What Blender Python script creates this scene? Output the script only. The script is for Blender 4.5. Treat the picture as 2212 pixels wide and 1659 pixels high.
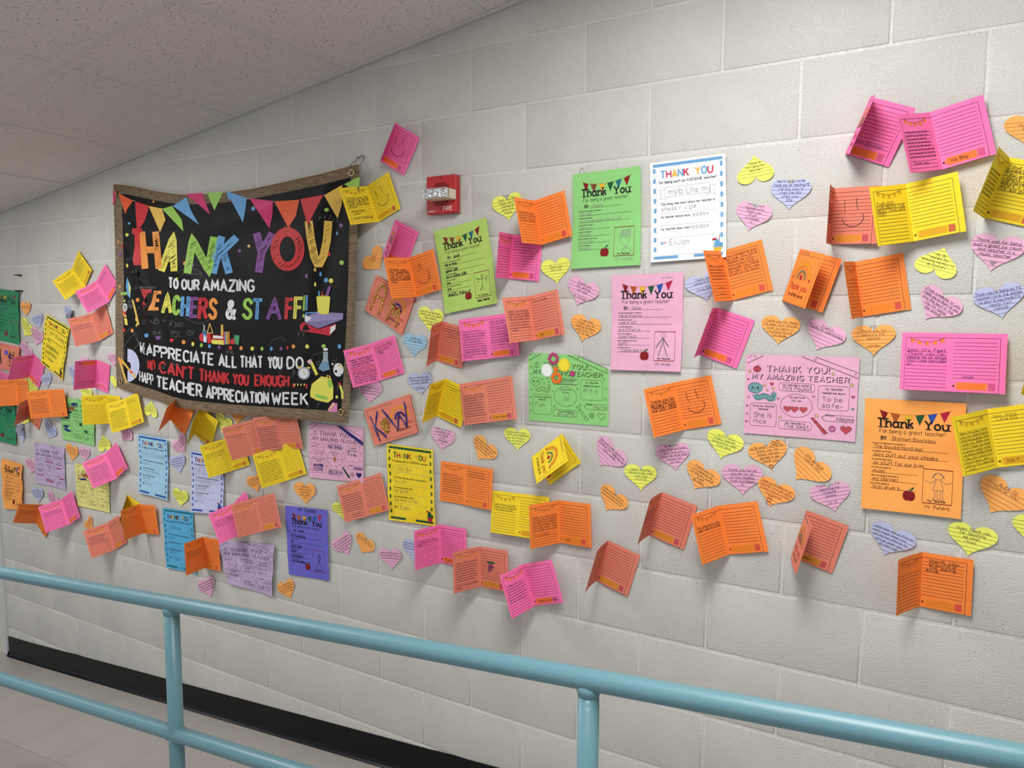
import bpy, math, random
from mathutils import Matrix, Vector
random.seed(7)
sc = bpy.context.scene
for o in list(bpy.data.objects):
    bpy.data.objects.remove(o)
COL = sc.collection
ZO = 2.80                                   # height of the joint grid's origin above the landing floor

# ------------------------------------------------------------------ camera, world, lights, exposure
RW = ((0.867174, 0.497982, 0.004716), (-0.04882, 0.075582, 0.995944), (0.495606, -0.863887, 0.089854))
CAM = (1.541632, -2.053405, -0.871466 + ZO)
FPX = 1572.66
cd = bpy.data.cameras.new('camera')
cam = bpy.data.objects.new('camera', cd)
COL.objects.link(cam)
cd.sensor_fit = 'HORIZONTAL'
cd.sensor_width = 36.0
cd.lens = 36.0 * FPX / 2212
cd.clip_start = 0.05
cd.clip_end = 60
cam.matrix_world = Matrix([[RW[0][0], RW[1][0], RW[2][0], CAM[0]], [RW[0][1], RW[1][1], RW[2][1], CAM[1]],
                           [RW[0][2], RW[1][2], RW[2][2], CAM[2]], [0, 0, 0, 1]])
sc.camera = cam
w = bpy.data.worlds.new('world')
sc.world = w
w.use_nodes = True
w.node_tree.nodes['Background'].inputs[0].default_value = (0.97, 0.98, 1.0, 1)
w.node_tree.nodes['Background'].inputs[1].default_value = 0.58
sc.view_settings.view_transform = 'Standard'
sc.view_settings.look = 'None'
sc.view_settings.gamma = 1
sc.view_settings.use_curve_mapping = False
sc.view_settings.exposure = -0.08

def ceil_z(x):
    return ZO + (0.1369 * x + 0.0517 if x > -2.83 else 0.1369 * -2.83 + 0.0517)
def floor_z(x):
    return ZO + max(0.0848 * x - 2.559, -2.805)

LIGHTS = [(1.1655, -1.31, 40, 1.0), (-1.8195, -1.31, 23, 0.6), (-4.2075, -1.31, 14, 0.6), (4.1505, -1.31, 12, 0.4)]
def area(name, loc, rot, sx, sy, power, color=(1.0, 0.99, 0.965)):
    l = bpy.data.lights.new(name, 'AREA')
    l.shape = 'RECTANGLE'
    l.size, l.size_y = sx, sy
    l.energy = power
    l.color = color
    o = bpy.data.objects.new(name, l)
    COL.objects.link(o)
    o.location = loc
    o.rotation_euler = rot
    return o
SLOPE = math.atan(0.1369)
for (lx, ly, pw, em) in LIGHTS:
    area('troffer_lamp', (lx, ly, ceil_z(lx) - 0.012), (0, -SLOPE, 0), 0.50, 1.10, pw)

# ------------------------------------------------------------------ helpers
def lin(c):
    return tuple(((v / 255) / 12.92 if v / 255 <= 0.04045 else ((v / 255 + 0.055) / 1.055) ** 2.4) for v in c) + (1.0,)

MATS = {}
def mat(name, rgb, rough=0.6, spec=0.3, metal=0.0):
    if name in MATS:
        return MATS[name]
    m = bpy.data.materials.new(name)
    m.use_nodes = True
    b = m.node_tree.nodes['Principled BSDF']
    b.inputs['Base Color'].default_value = lin(rgb)
    b.inputs['Roughness'].default_value = rough
    b.inputs['Specular IOR Level'].default_value = spec
    b.inputs['Metallic'].default_value = metal
    MATS[name] = m
    return m
def N(m, t, **kw):
    n = m.node_tree.nodes.new(t)
    for k, v in kw.items():
        setattr(n, k, v)
    return n
def L(m, a, b):
    m.node_tree.links.new(a, b)

def paper(name, rgb):                       # matt coloured copy paper: faint fibre mottling
    if name in MATS:
        return MATS[name]
    m = mat(name, rgb, 0.62, 0.25)
    b = m.node_tree.nodes['Principled BSDF']
    g = N(m, 'ShaderNodeNewGeometry')
    n1 = N(m, 'ShaderNodeTexNoise'); n1.inputs['Scale'].default_value = 55; n1.inputs['Detail'].default_value = 5
    mp = N(m, 'ShaderNodeMapRange'); mp.inputs['From Min'].default_value = 0.3; mp.inputs['From Max'].default_value = 0.7
    mp.inputs['To Min'].default_value = 0.965; mp.inputs['To Max'].default_value = 1.03
    mx = N(m, 'ShaderNodeVectorMath', operation='SCALE'); mx.inputs[0].default_value = lin(rgb)[:3]
    L(m, g.outputs['Position'], n1.inputs['Vector']); L(m, n1.outputs['Fac'], mp.inputs['Value'])
    L(m, mp.outputs['Result'], mx.inputs['Scale']); L(m, mx.outputs['Vector'], b.inputs['Base Color'])
    bm = N(m, 'ShaderNodeBump'); bm.inputs['Strength'].default_value = 0.25; bm.inputs['Distance'].default_value = 0.0015
    n2 = N(m, 'ShaderNodeTexNoise'); n2.inputs['Scale'].default_value = 22
    L(m, g.outputs['Position'], n2.inputs['Vector']); L(m, n2.outputs['Fac'], bm.inputs['Height']); L(m, bm.outputs['Normal'], b.inputs['Normal'])
    return m

INK = dict(black=(28, 24, 30), pen=(30, 26, 40), line=(62, 28, 50), pencil=(120, 110, 112), navy=(28, 34, 110), purple=(90, 50, 130), red=(170, 40, 48),
           crimson=(176, 30, 70), brown=(120, 70, 40), green=(40, 120, 60), dgreen=(28, 84, 52), blue=(40, 80, 170), teal=(30, 110, 130), orange=(222, 118, 40), flag=(228, 130, 30),
           pencilbody=(236, 132, 36), eraser=(206, 66, 88), gold=(226, 178, 50), white=(235, 235, 232), grey=(140, 138, 140), apple=(128, 22, 26), rust=(176, 86, 36),
           skyblue=(105, 160, 205), maroon=(120, 24, 60))
def ink(n):
    return mat('ink_' + n, INK[n], 0.55, 0.25)

class PB:                                   # collects polygons, builds ONE mesh object
    def __init__(s):
        s.v = []; s.f = []; s.m = []; s.mats = []; s.smooth = []
    def mi(s, m):
        if m not in s.mats:
            s.mats.append(m)
        return s.mats.index(m)
    def poly(s, pts, m, smooth=False):
        b = len(s.v)
        s.v.extend([tuple(p) for p in pts])
        s.f.append(tuple(range(b, b + len(pts)))); s.m.append(s.mi(m)); s.smooth.append(smooth)
    def grid(s, fn, nu, nv, m, mfn=None, smooth=True):
        b = len(s.v)
        for j in range(nv + 1):
            for i in range(nu + 1):
                s.v.append(tuple(fn(i / nu, j / nv)))
        for j in range(nv):
            for i in range(nu):
                a = b + j * (nu + 1) + i
                s.f.append((a, a + 1, a + nu + 2, a + nu + 1))
                s.m.append(s.mi(mfn(i, j) if mfn else m)); s.smooth.append(smooth)
    def box(s, x0, x1, y0, y1, z0, z1, m, bev=0.0, fn=None):
        f = fn or (lambda x, y, z: (x, y, z))
        e = bev
        if e <= 0:
            P = [(x0, y0, z0), (x1, y0, z0), (x1, y1, z0), (x0, y1, z0), (x0, y0, z1), (x1, y0, z1), (x1, y1, z1), (x0, y1, z1)]
            b = len(s.v); s.v.extend([f(*p) for p in P])
            for q in ((0, 3, 2, 1), (4, 5, 6, 7), (0, 1, 5, 4), (1, 2, 6, 5), (2, 3, 7, 6), (3, 0, 4, 7)):
                s.f.append(tuple(b + i for i in q)); s.m.append(s.mi(m)); s.smooth.append(False)
            return
        import itertools
        X = (x0, x0 + e, x1 - e, x1); Y = (y0, y0 + e, y1 - e, y1); Z = (z0, z0 + e, z1 - e, z1)
        idx = {}
        def V(*p):
            k = tuple(round(c, 6) for c in p)
            if k not in idx:
                idx[k] = len(s.v); s.v.append(f(*p))
            return idx[k]
        def F(*ps):
            s.f.append(tuple(V(*p) for p in ps)); s.m.append(s.mi(m)); s.smooth.append(False)
        for z, r in ((Z[0], 1), (Z[3], 0)):
            q = [(X[1], Y[1], z), (X[2], Y[1], z), (X[2], Y[2], z), (X[1], Y[2], z)]
            F(*(q[::-1] if r else q))
        for y, r in ((Y[0], 0), (Y[3], 1)):
            q = [(X[1], y, Z[1]), (X[2], y, Z[1]), (X[2], y, Z[2]), (X[1], y, Z[2])]
            F(*(q[::-1] if r else q))
        for x, r in ((X[0], 1), (X[3], 0)):
            q = [(x, Y[1], Z[1]), (x, Y[2], Z[1]), (x, Y[2], Z[2]), (x, Y[1], Z[2])]
            F(*(q[::-1] if r else q))
        for (a, A) in ((0, 1), (3, 2)):
            for (c, Cc) in ((0, 1), (3, 2)):
                F((X[1], Y[a], Z[Cc]), (X[2], Y[a], Z[Cc]), (X[2], Y[A], Z[c]), (X[1], Y[A], Z[c]))
                F((X[a], Y[1], Z[Cc]), (X[a], Y[2], Z[Cc]), (X[A], Y[2], Z[c]), (X[A], Y[1], Z[c]))
                F((X[a], Y[Cc], Z[1]), (X[a], Y[Cc], Z[2]), (X[A], Y[c], Z[2]), (X[A], Y[c], Z[1]))
                for (g, G) in ((0, 1), (3, 2)):
                    F((X[a], Y[Cc], Z[G]), (X[A], Y[c], Z[G]), (X[A], Y[Cc], Z[g]))
    def tube(s, pts, r, m, n=10, cap=True, rs=None):
        rings = []
        P = [Vector(p) for p in pts]
        up = None
        for i, p in enumerate(P):
            t = (P[min(i + 1, len(P) - 1)] - P[max(i - 1, 0)]).normalized()
            if up is None:
                up = Vector((0, 0, 1)) if abs(t.z) < 0.9 else Vector((0, 1, 0))
            a = t.cross(up).normalized(); up = a.cross(t).normalized()
            rr = rs[i] if rs else r
            b = len(s.v)
            for k in range(n):
                q = p + (a * math.cos(2 * math.pi * k / n) + up * math.sin(2 * math.pi * k / n)) * rr
                s.v.append(tuple(q))
            rings.append(b)
        for i in range(len(rings) - 1):
            for k in range(n):
                s.f.append((rings[i] + k, rings[i] + (k + 1) % n, rings[i + 1] + (k + 1) % n, rings[i + 1] + k)); s.m.append(s.mi(m)); s.smooth.append(True)
        if cap:
            for b, rv in ((rings[0], True), (rings[-1], False)):
                q = [b + k for k in range(n)]
                s.f.append(tuple(q[::-1] if rv else q)); s.m.append(s.mi(m)); s.smooth.append(False)
    def build(s, name, parent=None, loc=None):
        me = bpy.data.meshes.new(name)
        v = s.v
        if loc is not None:
            v = [(p[0] - loc[0], p[1] - loc[1], p[2] - loc[2]) for p in s.v]
        me.from_pydata(v, [], s.f)
        for m in s.mats:
            me.materials.append(m)
        me.polygons.foreach_set('material_index', s.m)
        me.polygons.foreach_set('use_smooth', s.smooth)
        me.update()
        o = bpy.data.objects.new(name, me)
        COL.objects.link(o)
        if parent is not None:
            o.parent = parent
            if loc is not None:
                o.location = (loc[0] - parent.location.x, loc[1] - parent.location.y, loc[2] - parent.location.z)
            else:
                o.location = (-parent.location.x, -parent.location.y, -parent.location.z)
        elif loc is not None:
            o.location = loc
        return o
def empty(name, loc):
    o = bpy.data.objects.new(name, None)
    o.empty_display_size = 0.05
    COL.objects.link(o); o.location = loc
    return o
def tag(o, label=None, cat=None, group=None, kind=None):
    if label: o['label'] = label
    if cat: o['category'] = cat
    if group: o['group'] = group
    if kind: o['kind'] = kind
    return o

def at(x, y, Y=0.0):                        # a point of the photograph, on the upright plane at distance Y from the wall
    a, b = (x - 1106) / FPX, -(y - 829.5) / FPX
    d = [RW[0][i] * a + RW[1][i] * b - RW[2][i] for i in range(3)]
    t = (Y - CAM[1]) / d[1]
    return (CAM[0] + t * d[0], Y, CAM[2] + t * d[2])

# ------------------------------------------------------------------ flat print: ribbons and letters
def ribbon(B, M, pts, w, m, lay=1, seg=14.0, close=False):
    P = [pts[0]]
    for a, b in zip(pts, pts[1:]):
        d = math.hypot(b[0] - a[0], b[1] - a[1])
        k = max(1, int(math.ceil(d / seg)))
        for i in range(1, k + 1):
            P.append((a[0] + (b[0] - a[0]) * i / k, a[1] + (b[1] - a[1]) * i / k))
    n = len(P)
    if n < 2: return
    h = w / 2
    T = []
    for i in range(n - 1):
        dx, dy = P[i + 1][0] - P[i][0], P[i + 1][1] - P[i][1]
        l = math.hypot(dx, dy) or 1e-6
        T.append((dx / l, dy / l))
    if close: T.append(T[0])
    b0 = len(B.v)
    for i in range(n):
        if close and i in (0, n - 1): t0, t1 = T[n - 2], T[0]
        else: t0 = T[max(i - 1, 0)]; t1 = T[min(i, n - 2)]
        nx, ny = -(t0[1] + t1[1]), t0[0] + t1[0]
        l = math.hypot(nx, ny)
        if l < 0.35:
            nx, ny, l = -t1[1] * 1.0, t1[0] * 1.0, 1.0; s = 1.0
        else:
            s = min(2.0 / l, 1.9)
        nx, ny = nx / l * s * h, ny / l * s * h
        B.v.append(tuple(M(P[i][0] + nx, P[i][1] + ny, lay))); B.v.append(tuple(M(P[i][0] - nx, P[i][1] - ny, lay)))
    mi = B.mi(m)
    for i in range(n - 1):
        a = b0 + 2 * i
        B.f.append((a, a + 1, a + 3, a + 2)); B.m.append(mi); B.smooth.append(False)
def fill(B, M, pts, m, lay=1):
    B.poly([M(p[0], p[1], lay) for p in pts], m)
def rect(B, M, x0, y0, x1, y1, m, lay=1, n=None):
    n = n or max(1, int(abs(x1 - x0) / 10))
    k = max(1, int(abs(y1 - y0) / 14))
    b = len(B.v)
    for i in range(n + 1):
        for j in range(k + 1):
            B.v.append(tuple(M(x0 + (x1 - x0) * i / n, y0 + (y1 - y0) * j / k, lay)))
    mi = B.mi(m)
    for i in range(n):
        for j in range(k):
            a = b + i * (k + 1) + j
            B.f.append((a, a + k + 1, a + k + 2, a + 1)); B.m.append(mi); B.smooth.append(True)
def ell(cx, cy, rx, ry, n=16, a0=0, a1=360):
    return [(cx + rx * math.cos(math.radians(a0 + (a1 - a0) * i / n)), cy + ry * math.sin(math.radians(a0 + (a1 - a0) * i / n))) for i in range(n + (0 if a1 - a0 == 360 else 1))]
def loop(p):
    return p + [p[0]]

GL = {}
for row in '''A|0,0 3,9 6,0|1,3 5,3
B|0,0 0,9 4,9 5.5,8 5.5,6 4,5 0,5|4,5 6,4 6,1 4.5,0 0,0
C|6,7.5 4,9 2,9 0,7 0,2 2,0 4,0 6,1.5
D|0,0 0,9 3,9 6,7 6,2 3,0 0,0
E|5.5,9 0,9 0,0 5.5,0|0,4.7 4.5,4.7
F|5.5,9 0,9 0,0|0,4.7 4.5,4.7
G|6,7.5 4,9 2,9 0,7 0,2 2,0 4,0 6,1.5 6,4 3.5,4
H|0,0 0,9|6,0 6,9|0,4.6 6,4.6
I|0,0 0,9
J|4.5,9 4.5,2 3,0 1.5,0 0,2
K|0,0 0,9|5.5,9 0,4|2,5.5 6,0
L|0,9 0,0 5,0
M|0,0 .7,9 3.5,3 6.3,9 7,0
N|0,0 0,9 6,0 6,9
O|3,9 1,8 0,6 0,3 1,1 3,0 5,1 6,3 6,6 5,8 3,9
P|0,0 0,9 4,9 5.7,8 5.7,5.5 4,4.3 0,4.3
Q|3,9 1,8 0,6 0,3 1,1 3,0 5,1 6,3 6,6 5,8 3,9|4,2 6.2,-.5
R|0,0 0,9 4,9 5.7,8 5.7,5.5 4,4.5 0,4.5|3,4.5 6,0
S|5.7,7.5 4,9 2,9 .3,8 .3,6 2,5 4,4.2 5.8,3 5.8,1 4,0 2,0 0,1.5
T|0,9 6,9|3,9 3,0
U|0,9 0,2 2,0 4,0 6,2 6,9
V|0,9 3,0 6,9
W|0,9 1.8,0 3.7,6 5.6,0 7.4,9
X|0,0 6,9|0,9 6,0
Y|0,9 3,4.5 6,9|3,4.5 3,0
Z|0,9 6,9 0,0 6,0
a|4.6,4.5 3,6 1.3,6 0,4 0,2 1.3,0 3,0 4.6,1.6|4.7,6 4.7,1 5.6,0
b|0,9 0,0|0,4.4 1.6,6 3.4,6 4.8,4.2 4.8,1.8 3.4,0 1.6,0 0,1.5
c|4.6,4.8 3,6 1.3,6 0,4 0,2 1.3,0 3,0 4.6,1.2
d|4.7,9 4.7,0|4.7,4.4 3,6 1.3,6 0,4 0,2 1.3,0 3,0 4.7,1.5
e|0,3.2 4.6,3.2 4.2,5.2 2.8,6 1.3,5.8 0,4 0,2 1.3,0 3,0 4.5,1.2
f|3.7,8.6 2.6,9 1.4,8 1.4,0|0,5.8 3.2,5.8
g|4.7,4.4 3,6 1.3,6 0,4 0,2 1.3,.3 3,.3 4.7,1.6|4.7,6 4.7,-1.8 3.2,-3 1.2,-3 .2,-2
h|0,9 0,0|0,4 1.8,6 3.4,6 4.5,4.6 4.5,0
i|0,6 0,0|0,8 0,8.6
j|2,6 2,-1.8 1,-3 -.4,-2.6|2,8 2,8.6
k|0,9 0,0|4,6 0,2.6|1.6,3.8 4.3,0
l|0,9 0,0
m|0,6 0,0|0,4.2 1.5,6 2.6,6 3.4,4.8 3.4,0|3.4,4.2 4.9,6 6,6 6.9,4.8 6.9,0
n|0,6 0,0|0,4.2 1.8,6 3.4,6 4.5,4.6 4.5,0
o|2.5,6 .8,5.2 0,3 .8,.8 2.5,0 4.2,.8 5,3 4.2,5.2 2.5,6
p|0,6 0,-3|0,4.4 1.6,6 3.4,6 4.8,4.2 4.8,1.8 3.4,0 1.6,0 0,1.5
q|4.7,6 4.7,-3|4.7,4.4 3,6 1.3,6 0,4 0,2 1.3,0 3,0 4.7,1.5
r|0,6 0,0|0,3.8 1.4,5.6 3.2,6
s|4.2,5 3,6 1.3,6 .2,5 .4,3.6 3.8,2.6 4.4,1.2 3.2,0 1.3,0 0,1
t|1.6,8.4 1.6,1.2 2.6,0 3.8,.4|0,6 3.6,6
u|0,6 0,1.4 1.4,0 3,0 4.6,1.8|4.6,6 4.6,0
v|0,6 2.3,0 4.6,6
w|0,6 1.5,0 3.1,4.6 4.7,0 6.2,6
x|0,0 4.4,6|0,6 4.4,0
y|0,6 2.4,0|4.8,6 2.4,0 1.2,-3 0,-3
z|0,6 4.4,6 0,0 4.4,0
0|2.5,9 .5,7.5 0,4.5 .5,1.5 2.5,0 4.5,1.5 5,4.5 4.5,7.5 2.5,9
1|0,7.5 1.5,9 1.5,0
2|0,7.5 1.5,9 3.8,9 5,7 4,4.5 0,0 5.2,0
3|0,8 1.5,9 3.8,9 4.8,7.4 4,5.2 2,4.8 4,4.4 5,2.4 4,.4 1.5,0 0,1
4|4,0 4,9 0,3 5.4,3
5|4.8,9 .6,9 .2,5 2.6,5.6 4.6,4.4 4.8,2 3.2,0 1,0 0,1
6|4.4,8.6 2,8 .2,4 .2,1.6 1.8,0 3.4,0 4.8,1.6 4.6,3.8 3,5 .4,3.6
7|0,9 5,9 1.6,0
8|2.5,4.8 .4,6.4 .8,8.4 2.5,9 4.2,8.4 4.6,6.4 2.5,4.8 0,2.6 .6,.6 2.5,0 4.4,.6 5,2.6 2.5,4.8
9|4.7,6 3.4,4.4 1.4,4.6 .2,6.6 1,8.6 3,9 4.6,7.6 4.6,4 3,0
!|0,9 0,3|0,.7 0,0
.|0,.8 .3,0
,|.6,.8 0,-1.6
'|0,9 0,6.8
?|0,7.5 1.5,9 3.8,9 5,7 2.5,4.4 2.5,3|2.5,.7 2.5,0
:|0,5 0,4.2|0,1 0,.2
+|0,4.5 5,4.5|2.5,7 2.5,2
-|0,4 3.4,4
=|0,5.5 4.5,5.5|0,3 4.5,3
/|0,-1 4,9
(|1.5,9.5 0,6 0,3 1.5,-.5
)|0,9.5 1.5,6 1.5,3 0,-.5
&|6,0 1.5,6.5 1.8,8.4 3,9 4.2,8.2 4,6.6 .8,4 .2,2 1.4,.2 3,0 5,1.4 6,4'''.split('\n'):
    ch, rest = row[0], row[2:]
    GL[ch] = [[tuple(float(c) for c in p.split(',')) for p in st.split(' ')] for st in rest.split('|')]
def _round(st):
    if len(st) < 4: return st
    cl = st[0] == st[-1]
    out = [] if cl else [st[0]]
    for a, b in zip(st, st[1:]):
        out.append((a[0] * .75 + b[0] * .25, a[1] * .75 + b[1] * .25)); out.append((a[0] * .25 + b[0] * .75, a[1] * .25 + b[1] * .75))
    out.append(out[0] if cl else st[-1])
    return out
for _c in 'CDGJOQSUabcdefghjmnopqrstuy0235689&?':
    GL[_c] = [_round(st) for st in GL[_c]]
GL['~'] = [[(0, 8.6), (1.5, 9), (3, 7.5), (4.5, 9), (6, 8.6), (5, 4), (3, 0), (1, 4), (0, 8.6)]]

def text(B, M, s, x, y, h, w, m, lay=1, fit=None, ang=0.0, slant=0.0, jit=0.0, gap=2.0, serif=False, cols=None, hatch=None, xs=1.0, seg=14, rag=None):
    """stroke lettering; h = capital height, w = stroke width; returns the width used"""
    u = h / 9.0
    tot = sum((max(p[0] for st in GL[c] for p in st) + gap) if c in GL else 4.0 for c in s) - gap
    ux = (fit[1] - fit[0]) / max(tot, 1) if fit else u * xs
    if fit: x = fit[0]
    ca, sa = math.cos(math.radians(ang)), math.sin(math.radians(ang))
    cx = 0.0; ci = 0
    for c in s:
        if c not in GL:
            cx += 4.0 * ux; continue
        jy = random.uniform(-1, 1) * jit * u; js = 1 + random.uniform(-.1, .1) * (jit > 0); jr = random.uniform(-.08, .08) * (jit > 0)
        mm = m if not cols else cols[ci % len(cols)]
        ci += 1
        def tf(p):
            px_, py_ = p[0] * ux * js + jr * p[1] * u, p[1] * u * js + jy
            px_ += slant * py_ + cx
            return (x + px_ * ca - py_ * sa, y + px_ * sa + py_ * ca)
        for st in GL[c]:
            Q = [tf((p[0] + (random.uniform(-.25, .25) if jit else 0), p[1] + (random.uniform(-.25, .25) if jit else 0))) for p in st]
            ribbon(B, M, Q, w, mm, lay, seg=seg, close=(st[0] == st[-1] and len(st) > 3))
            if serif:
                for e, q in ((st[0], st[1]), (st[-1], st[-2])):
                    if abs(e[0] - q[0]) < 1.6 and abs(e[1] - q[1]) > 2 and e[1] in (0, 6, 9):
                        a, b = tf((e[0] - 2.3, e[1])), tf((e[0] + 2.3, e[1]))
                        ribbon(B, M, [a, b], w * 0.55, mm, lay)
            if hatch:
                for a, b in zip(st, st[1:]):
                    d = math.hypot((b[0] - a[0]) * ux, (b[1] - a[1]) * u)
                    k = int(d / (hatch[0]))
                    for i in range(1, k):
                        t = (i + random.uniform(-.2, .2)) / k
                        q = tf((a[0] + (b[0] - a[0]) * t, a[1] + (b[1] - a[1]) * t))
                        l = hatch[1] * random.uniform(.25, .5)
                        ribbon(B, M, [(q[0] - l, q[1] - l * hatch[3]), (q[0] + l, q[1] + l * hatch[3])], hatch[2] * random.uniform(.6, 1.3), ink('black'), lay + 1)
        cx += (max(p[0] for st in GL[c] for p in st) * js + gap) * ux
    return cx
def scrib(B, M, x0, x1, y, h, m, w=0.5, lay=1):   # handwriting too small to read in the photograph
    x = x0
    while x < x1 - h:
        wl = random.uniform(2.0, 5.5) * h * .55
        P = []
        xe = min(x + wl, x1)
        while x < xe:
            P.append((x, y + random.uniform(-.15, .15) * h)); P.append((x + h * .22, y + h * random.choice((.45, .55, .6, .95)) * random.uniform(.8, 1.1)))
            x += h * random.uniform(.38, .55)
        P.append((x, y))
        ribbon(B, M, P, w, m, lay)
        x += h * .6

# ------------------------------------------------------------------ materials of the setting
def wallmat(name, rgb, rough, dist, sc1, pits=True):
    m = mat(name, rgb, rough, 0.35)
    b = m.node_tree.nodes['Principled BSDF']
    g = N(m, 'ShaderNodeNewGeometry')
    n1 = N(m, 'ShaderNodeTexNoise'); n1.inputs['Scale'].default_value = sc1; n1.inputs['Detail'].default_value = 3; n1.inputs['Roughness'].default_value = 0.55
    n2 = N(m, 'ShaderNodeTexNoise'); n2.inputs['Scale'].default_value = 5.0; n2.inputs['Detail'].default_value = 3
    mr = N(m, 'ShaderNodeMapRange'); mr.inputs['From Min'].default_value = 0.30; mr.inputs['From Max'].default_value = 0.58
    mr.inputs['To Min'].default_value = 0.0; mr.inputs['To Max'].default_value = 1.0
    L(m, g.outputs['Position'], n1.inputs['Vector']); L(m, g.outputs['Position'], n2.inputs['Vector'])
    L(m, n1.outputs['Fac'], mr.inputs['Value'])
    # tiny unfilled pin holes
    vo = N(m, 'ShaderNodeTexVoronoi'); vo.inputs['Scale'].default_value = 95
    L(m, g.outputs['Position'], vo.inputs['Vector'])
    lt = N(m, 'ShaderNodeMath', operation='LESS_THAN'); lt.inputs[1].default_value = 0.13
    L(m, vo.outputs['Distance'], lt.inputs[0])
    sep = N(m, 'ShaderNodeSeparateColor'); L(m, vo.outputs['Color'], sep.inputs[0])
    gt = N(m, 'ShaderNodeMath', operation='GREATER_THAN'); gt.inputs[1].default_value = 0.80
    L(m, sep.outputs[0], gt.inputs[0])
    n3 = N(m, 'ShaderNodeTexNoise'); n3.inputs['Scale'].default_value = 2.2; L(m, g.outputs['Position'], n3.inputs['Vector'])
    g3 = N(m, 'ShaderNodeMapRange'); g3.inputs['From Min'].default_value = 0.50; g3.inputs['From Max'].default_value = 0.62; L(m, n3.outputs['Fac'], g3.inputs['Value'])
    mu = N(m, 'ShaderNodeMath', operation='MULTIPLY'); L(m, lt.outputs[0], mu.inputs[0]); L(m, gt.outputs[0], mu.inputs[1])
    mu2 = N(m, 'ShaderNodeMath', operation='MULTIPLY'); L(m, mu.outputs[0], mu2.inputs[0]); L(m, g3.outputs[0], mu2.inputs[1])
    cm = N(m, 'ShaderNodeMix', data_type='RGBA'); cm.inputs['A'].default_value = lin(rgb); cm.inputs['B'].default_value = lin(tuple(v * 0.55 for v in rgb))
    if pits: L(m, mu2.outputs[0], cm.inputs['Factor'])
    else: cm.inputs['Factor'].default_value = 0
    mp = N(m, 'ShaderNodeMapRange'); mp.inputs['From Min'].default_value = 0.35; mp.inputs['From Max'].default_value = 0.65
    mp.inputs['To Min'].default_value = 0.96; mp.inputs['To Max'].default_value = 1.03
    L(m, n2.outputs['Fac'], mp.inputs['Value'])
    vm = N(m, 'ShaderNodeVectorMath', operation='SCALE')
    L(m, cm.outputs['Result'], vm.inputs[0]); L(m, mp.outputs['Result'], vm.inputs['Scale']); L(m, vm.outputs['Vector'], b.inputs['Base Color'])
    vp = N(m, 'ShaderNodeTexVoronoi'); vp.inputs['Scale'].default_value = 230; L(m, g.outputs['Position'], vp.inputs['Vector'])
    pr = N(m, 'ShaderNodeMapRange'); pr.inputs['From Min'].default_value = 0.08; pr.inputs['From Max'].default_value = 0.30; L(m, vp.outputs['Distance'], pr.inputs['Value'])
    hm = N(m, 'ShaderNodeMath', operation='MULTIPLY'); L(m, pr.outputs[0], hm.inputs[0]); L(m, mr.outputs['Result'], hm.inputs[1])
    bp = N(m, 'ShaderNodeBump'); bp.inputs['Strength'].default_value = 0.75; bp.inputs['Distance'].default_value = dist
    L(m, hm.outputs[0], bp.inputs['Height']); L(m, bp.outputs['Normal'], b.inputs['Normal'])
    return m
M_BLOCK = wallmat('painted_block', (209, 209, 204), 0.40, 0.0013, 300)
M_MORTAR = wallmat('painted_mortar', (210, 210, 205), 0.40, 0.0012, 90, pits=False)
M_GREYPAINT = mat('grey_door_paint', (150, 148, 144), 0.5)
M_TRIM = mat('white_trim_paint', (200, 202, 205), 0.4)
M_TEE = mat('ceiling_tee_paint', (212, 212, 212), 0.5)
M_BASE = mat('black_rubber_base', (15, 14, 15), 0.3, 0.22)

def ceilmat():
    m = mat('fissured_ceiling_tile', (222, 217, 215), 0.9, 0.1)
    b = m.node_tree.nodes['Principled BSDF']
    g = N(m, 'ShaderNodeNewGeometry')
    out = None
    for sc_, th, st in ((125, 0.17, (1.0, 0.5, 1)), (100, 0.15, (0.45, 1.0, 1)), (190, 0.20, (1, 1, 1))):
        mpn = N(m, 'ShaderNodeMapping'); mpn.inputs['Scale'].default_value = st; mpn.inputs['Rotation'].default_value = (0, 0, 0.5 if st[1] < 1 else 1.1)
        L(m, g.outputs['Position'], mpn.inputs['Vector'])
        vo = N(m, 'ShaderNodeTexVoronoi'); vo.inputs['Scale'].default_value = sc_; vo.voronoi_dimensions = '3D'
        L(m, mpn.outputs[0], vo.inputs['Vector'])
        lt = N(m, 'ShaderNodeMath', operation='LESS_THAN'); lt.inputs[1].default_value = th; L(m, vo.outputs['Distance'], lt.inputs[0])
        sep = N(m, 'ShaderNodeSeparateColor'); L(m, vo.outputs['Color'], sep.inputs[0])
        gt = N(m, 'ShaderNodeMath', operation='GREATER_THAN'); gt.inputs[1].default_value = 0.55; L(m, sep.outputs[0], gt.inputs[0])
        mu = N(m, 'ShaderNodeMath', operation='MULTIPLY'); L(m, lt.outputs[0], mu.inputs[0]); L(m, gt.outputs[0], mu.inputs[1])
        if out is None: out = mu
        else:
            ad = N(m, 'ShaderNodeMath', operation='MAXIMUM'); L(m, out.outputs[0], ad.inputs[0]); L(m, mu.outputs[0], ad.inputs[1]); out = ad
    cm = N(m, 'ShaderNodeMix', data_type='RGBA'); cm.inputs['A'].default_value = lin((222, 217, 215)); cm.inputs['B'].default_value = lin((112, 108, 107))
    L(m, out.outputs[0], cm.inputs['Factor']); L(m, cm.outputs['Result'], b.inputs['Base Color'])
    bp = N(m, 'ShaderNodeBump'); bp.inputs['Distance'].default_value = 0.002; bp.inputs['Strength'].default_value = 0.6; bp.invert = True
    L(m, out.outputs[0], bp.inputs['Height']); L(m, bp.outputs['Normal'], b.inputs['Normal'])
    return m
M_CEIL = ceilmat()
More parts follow.
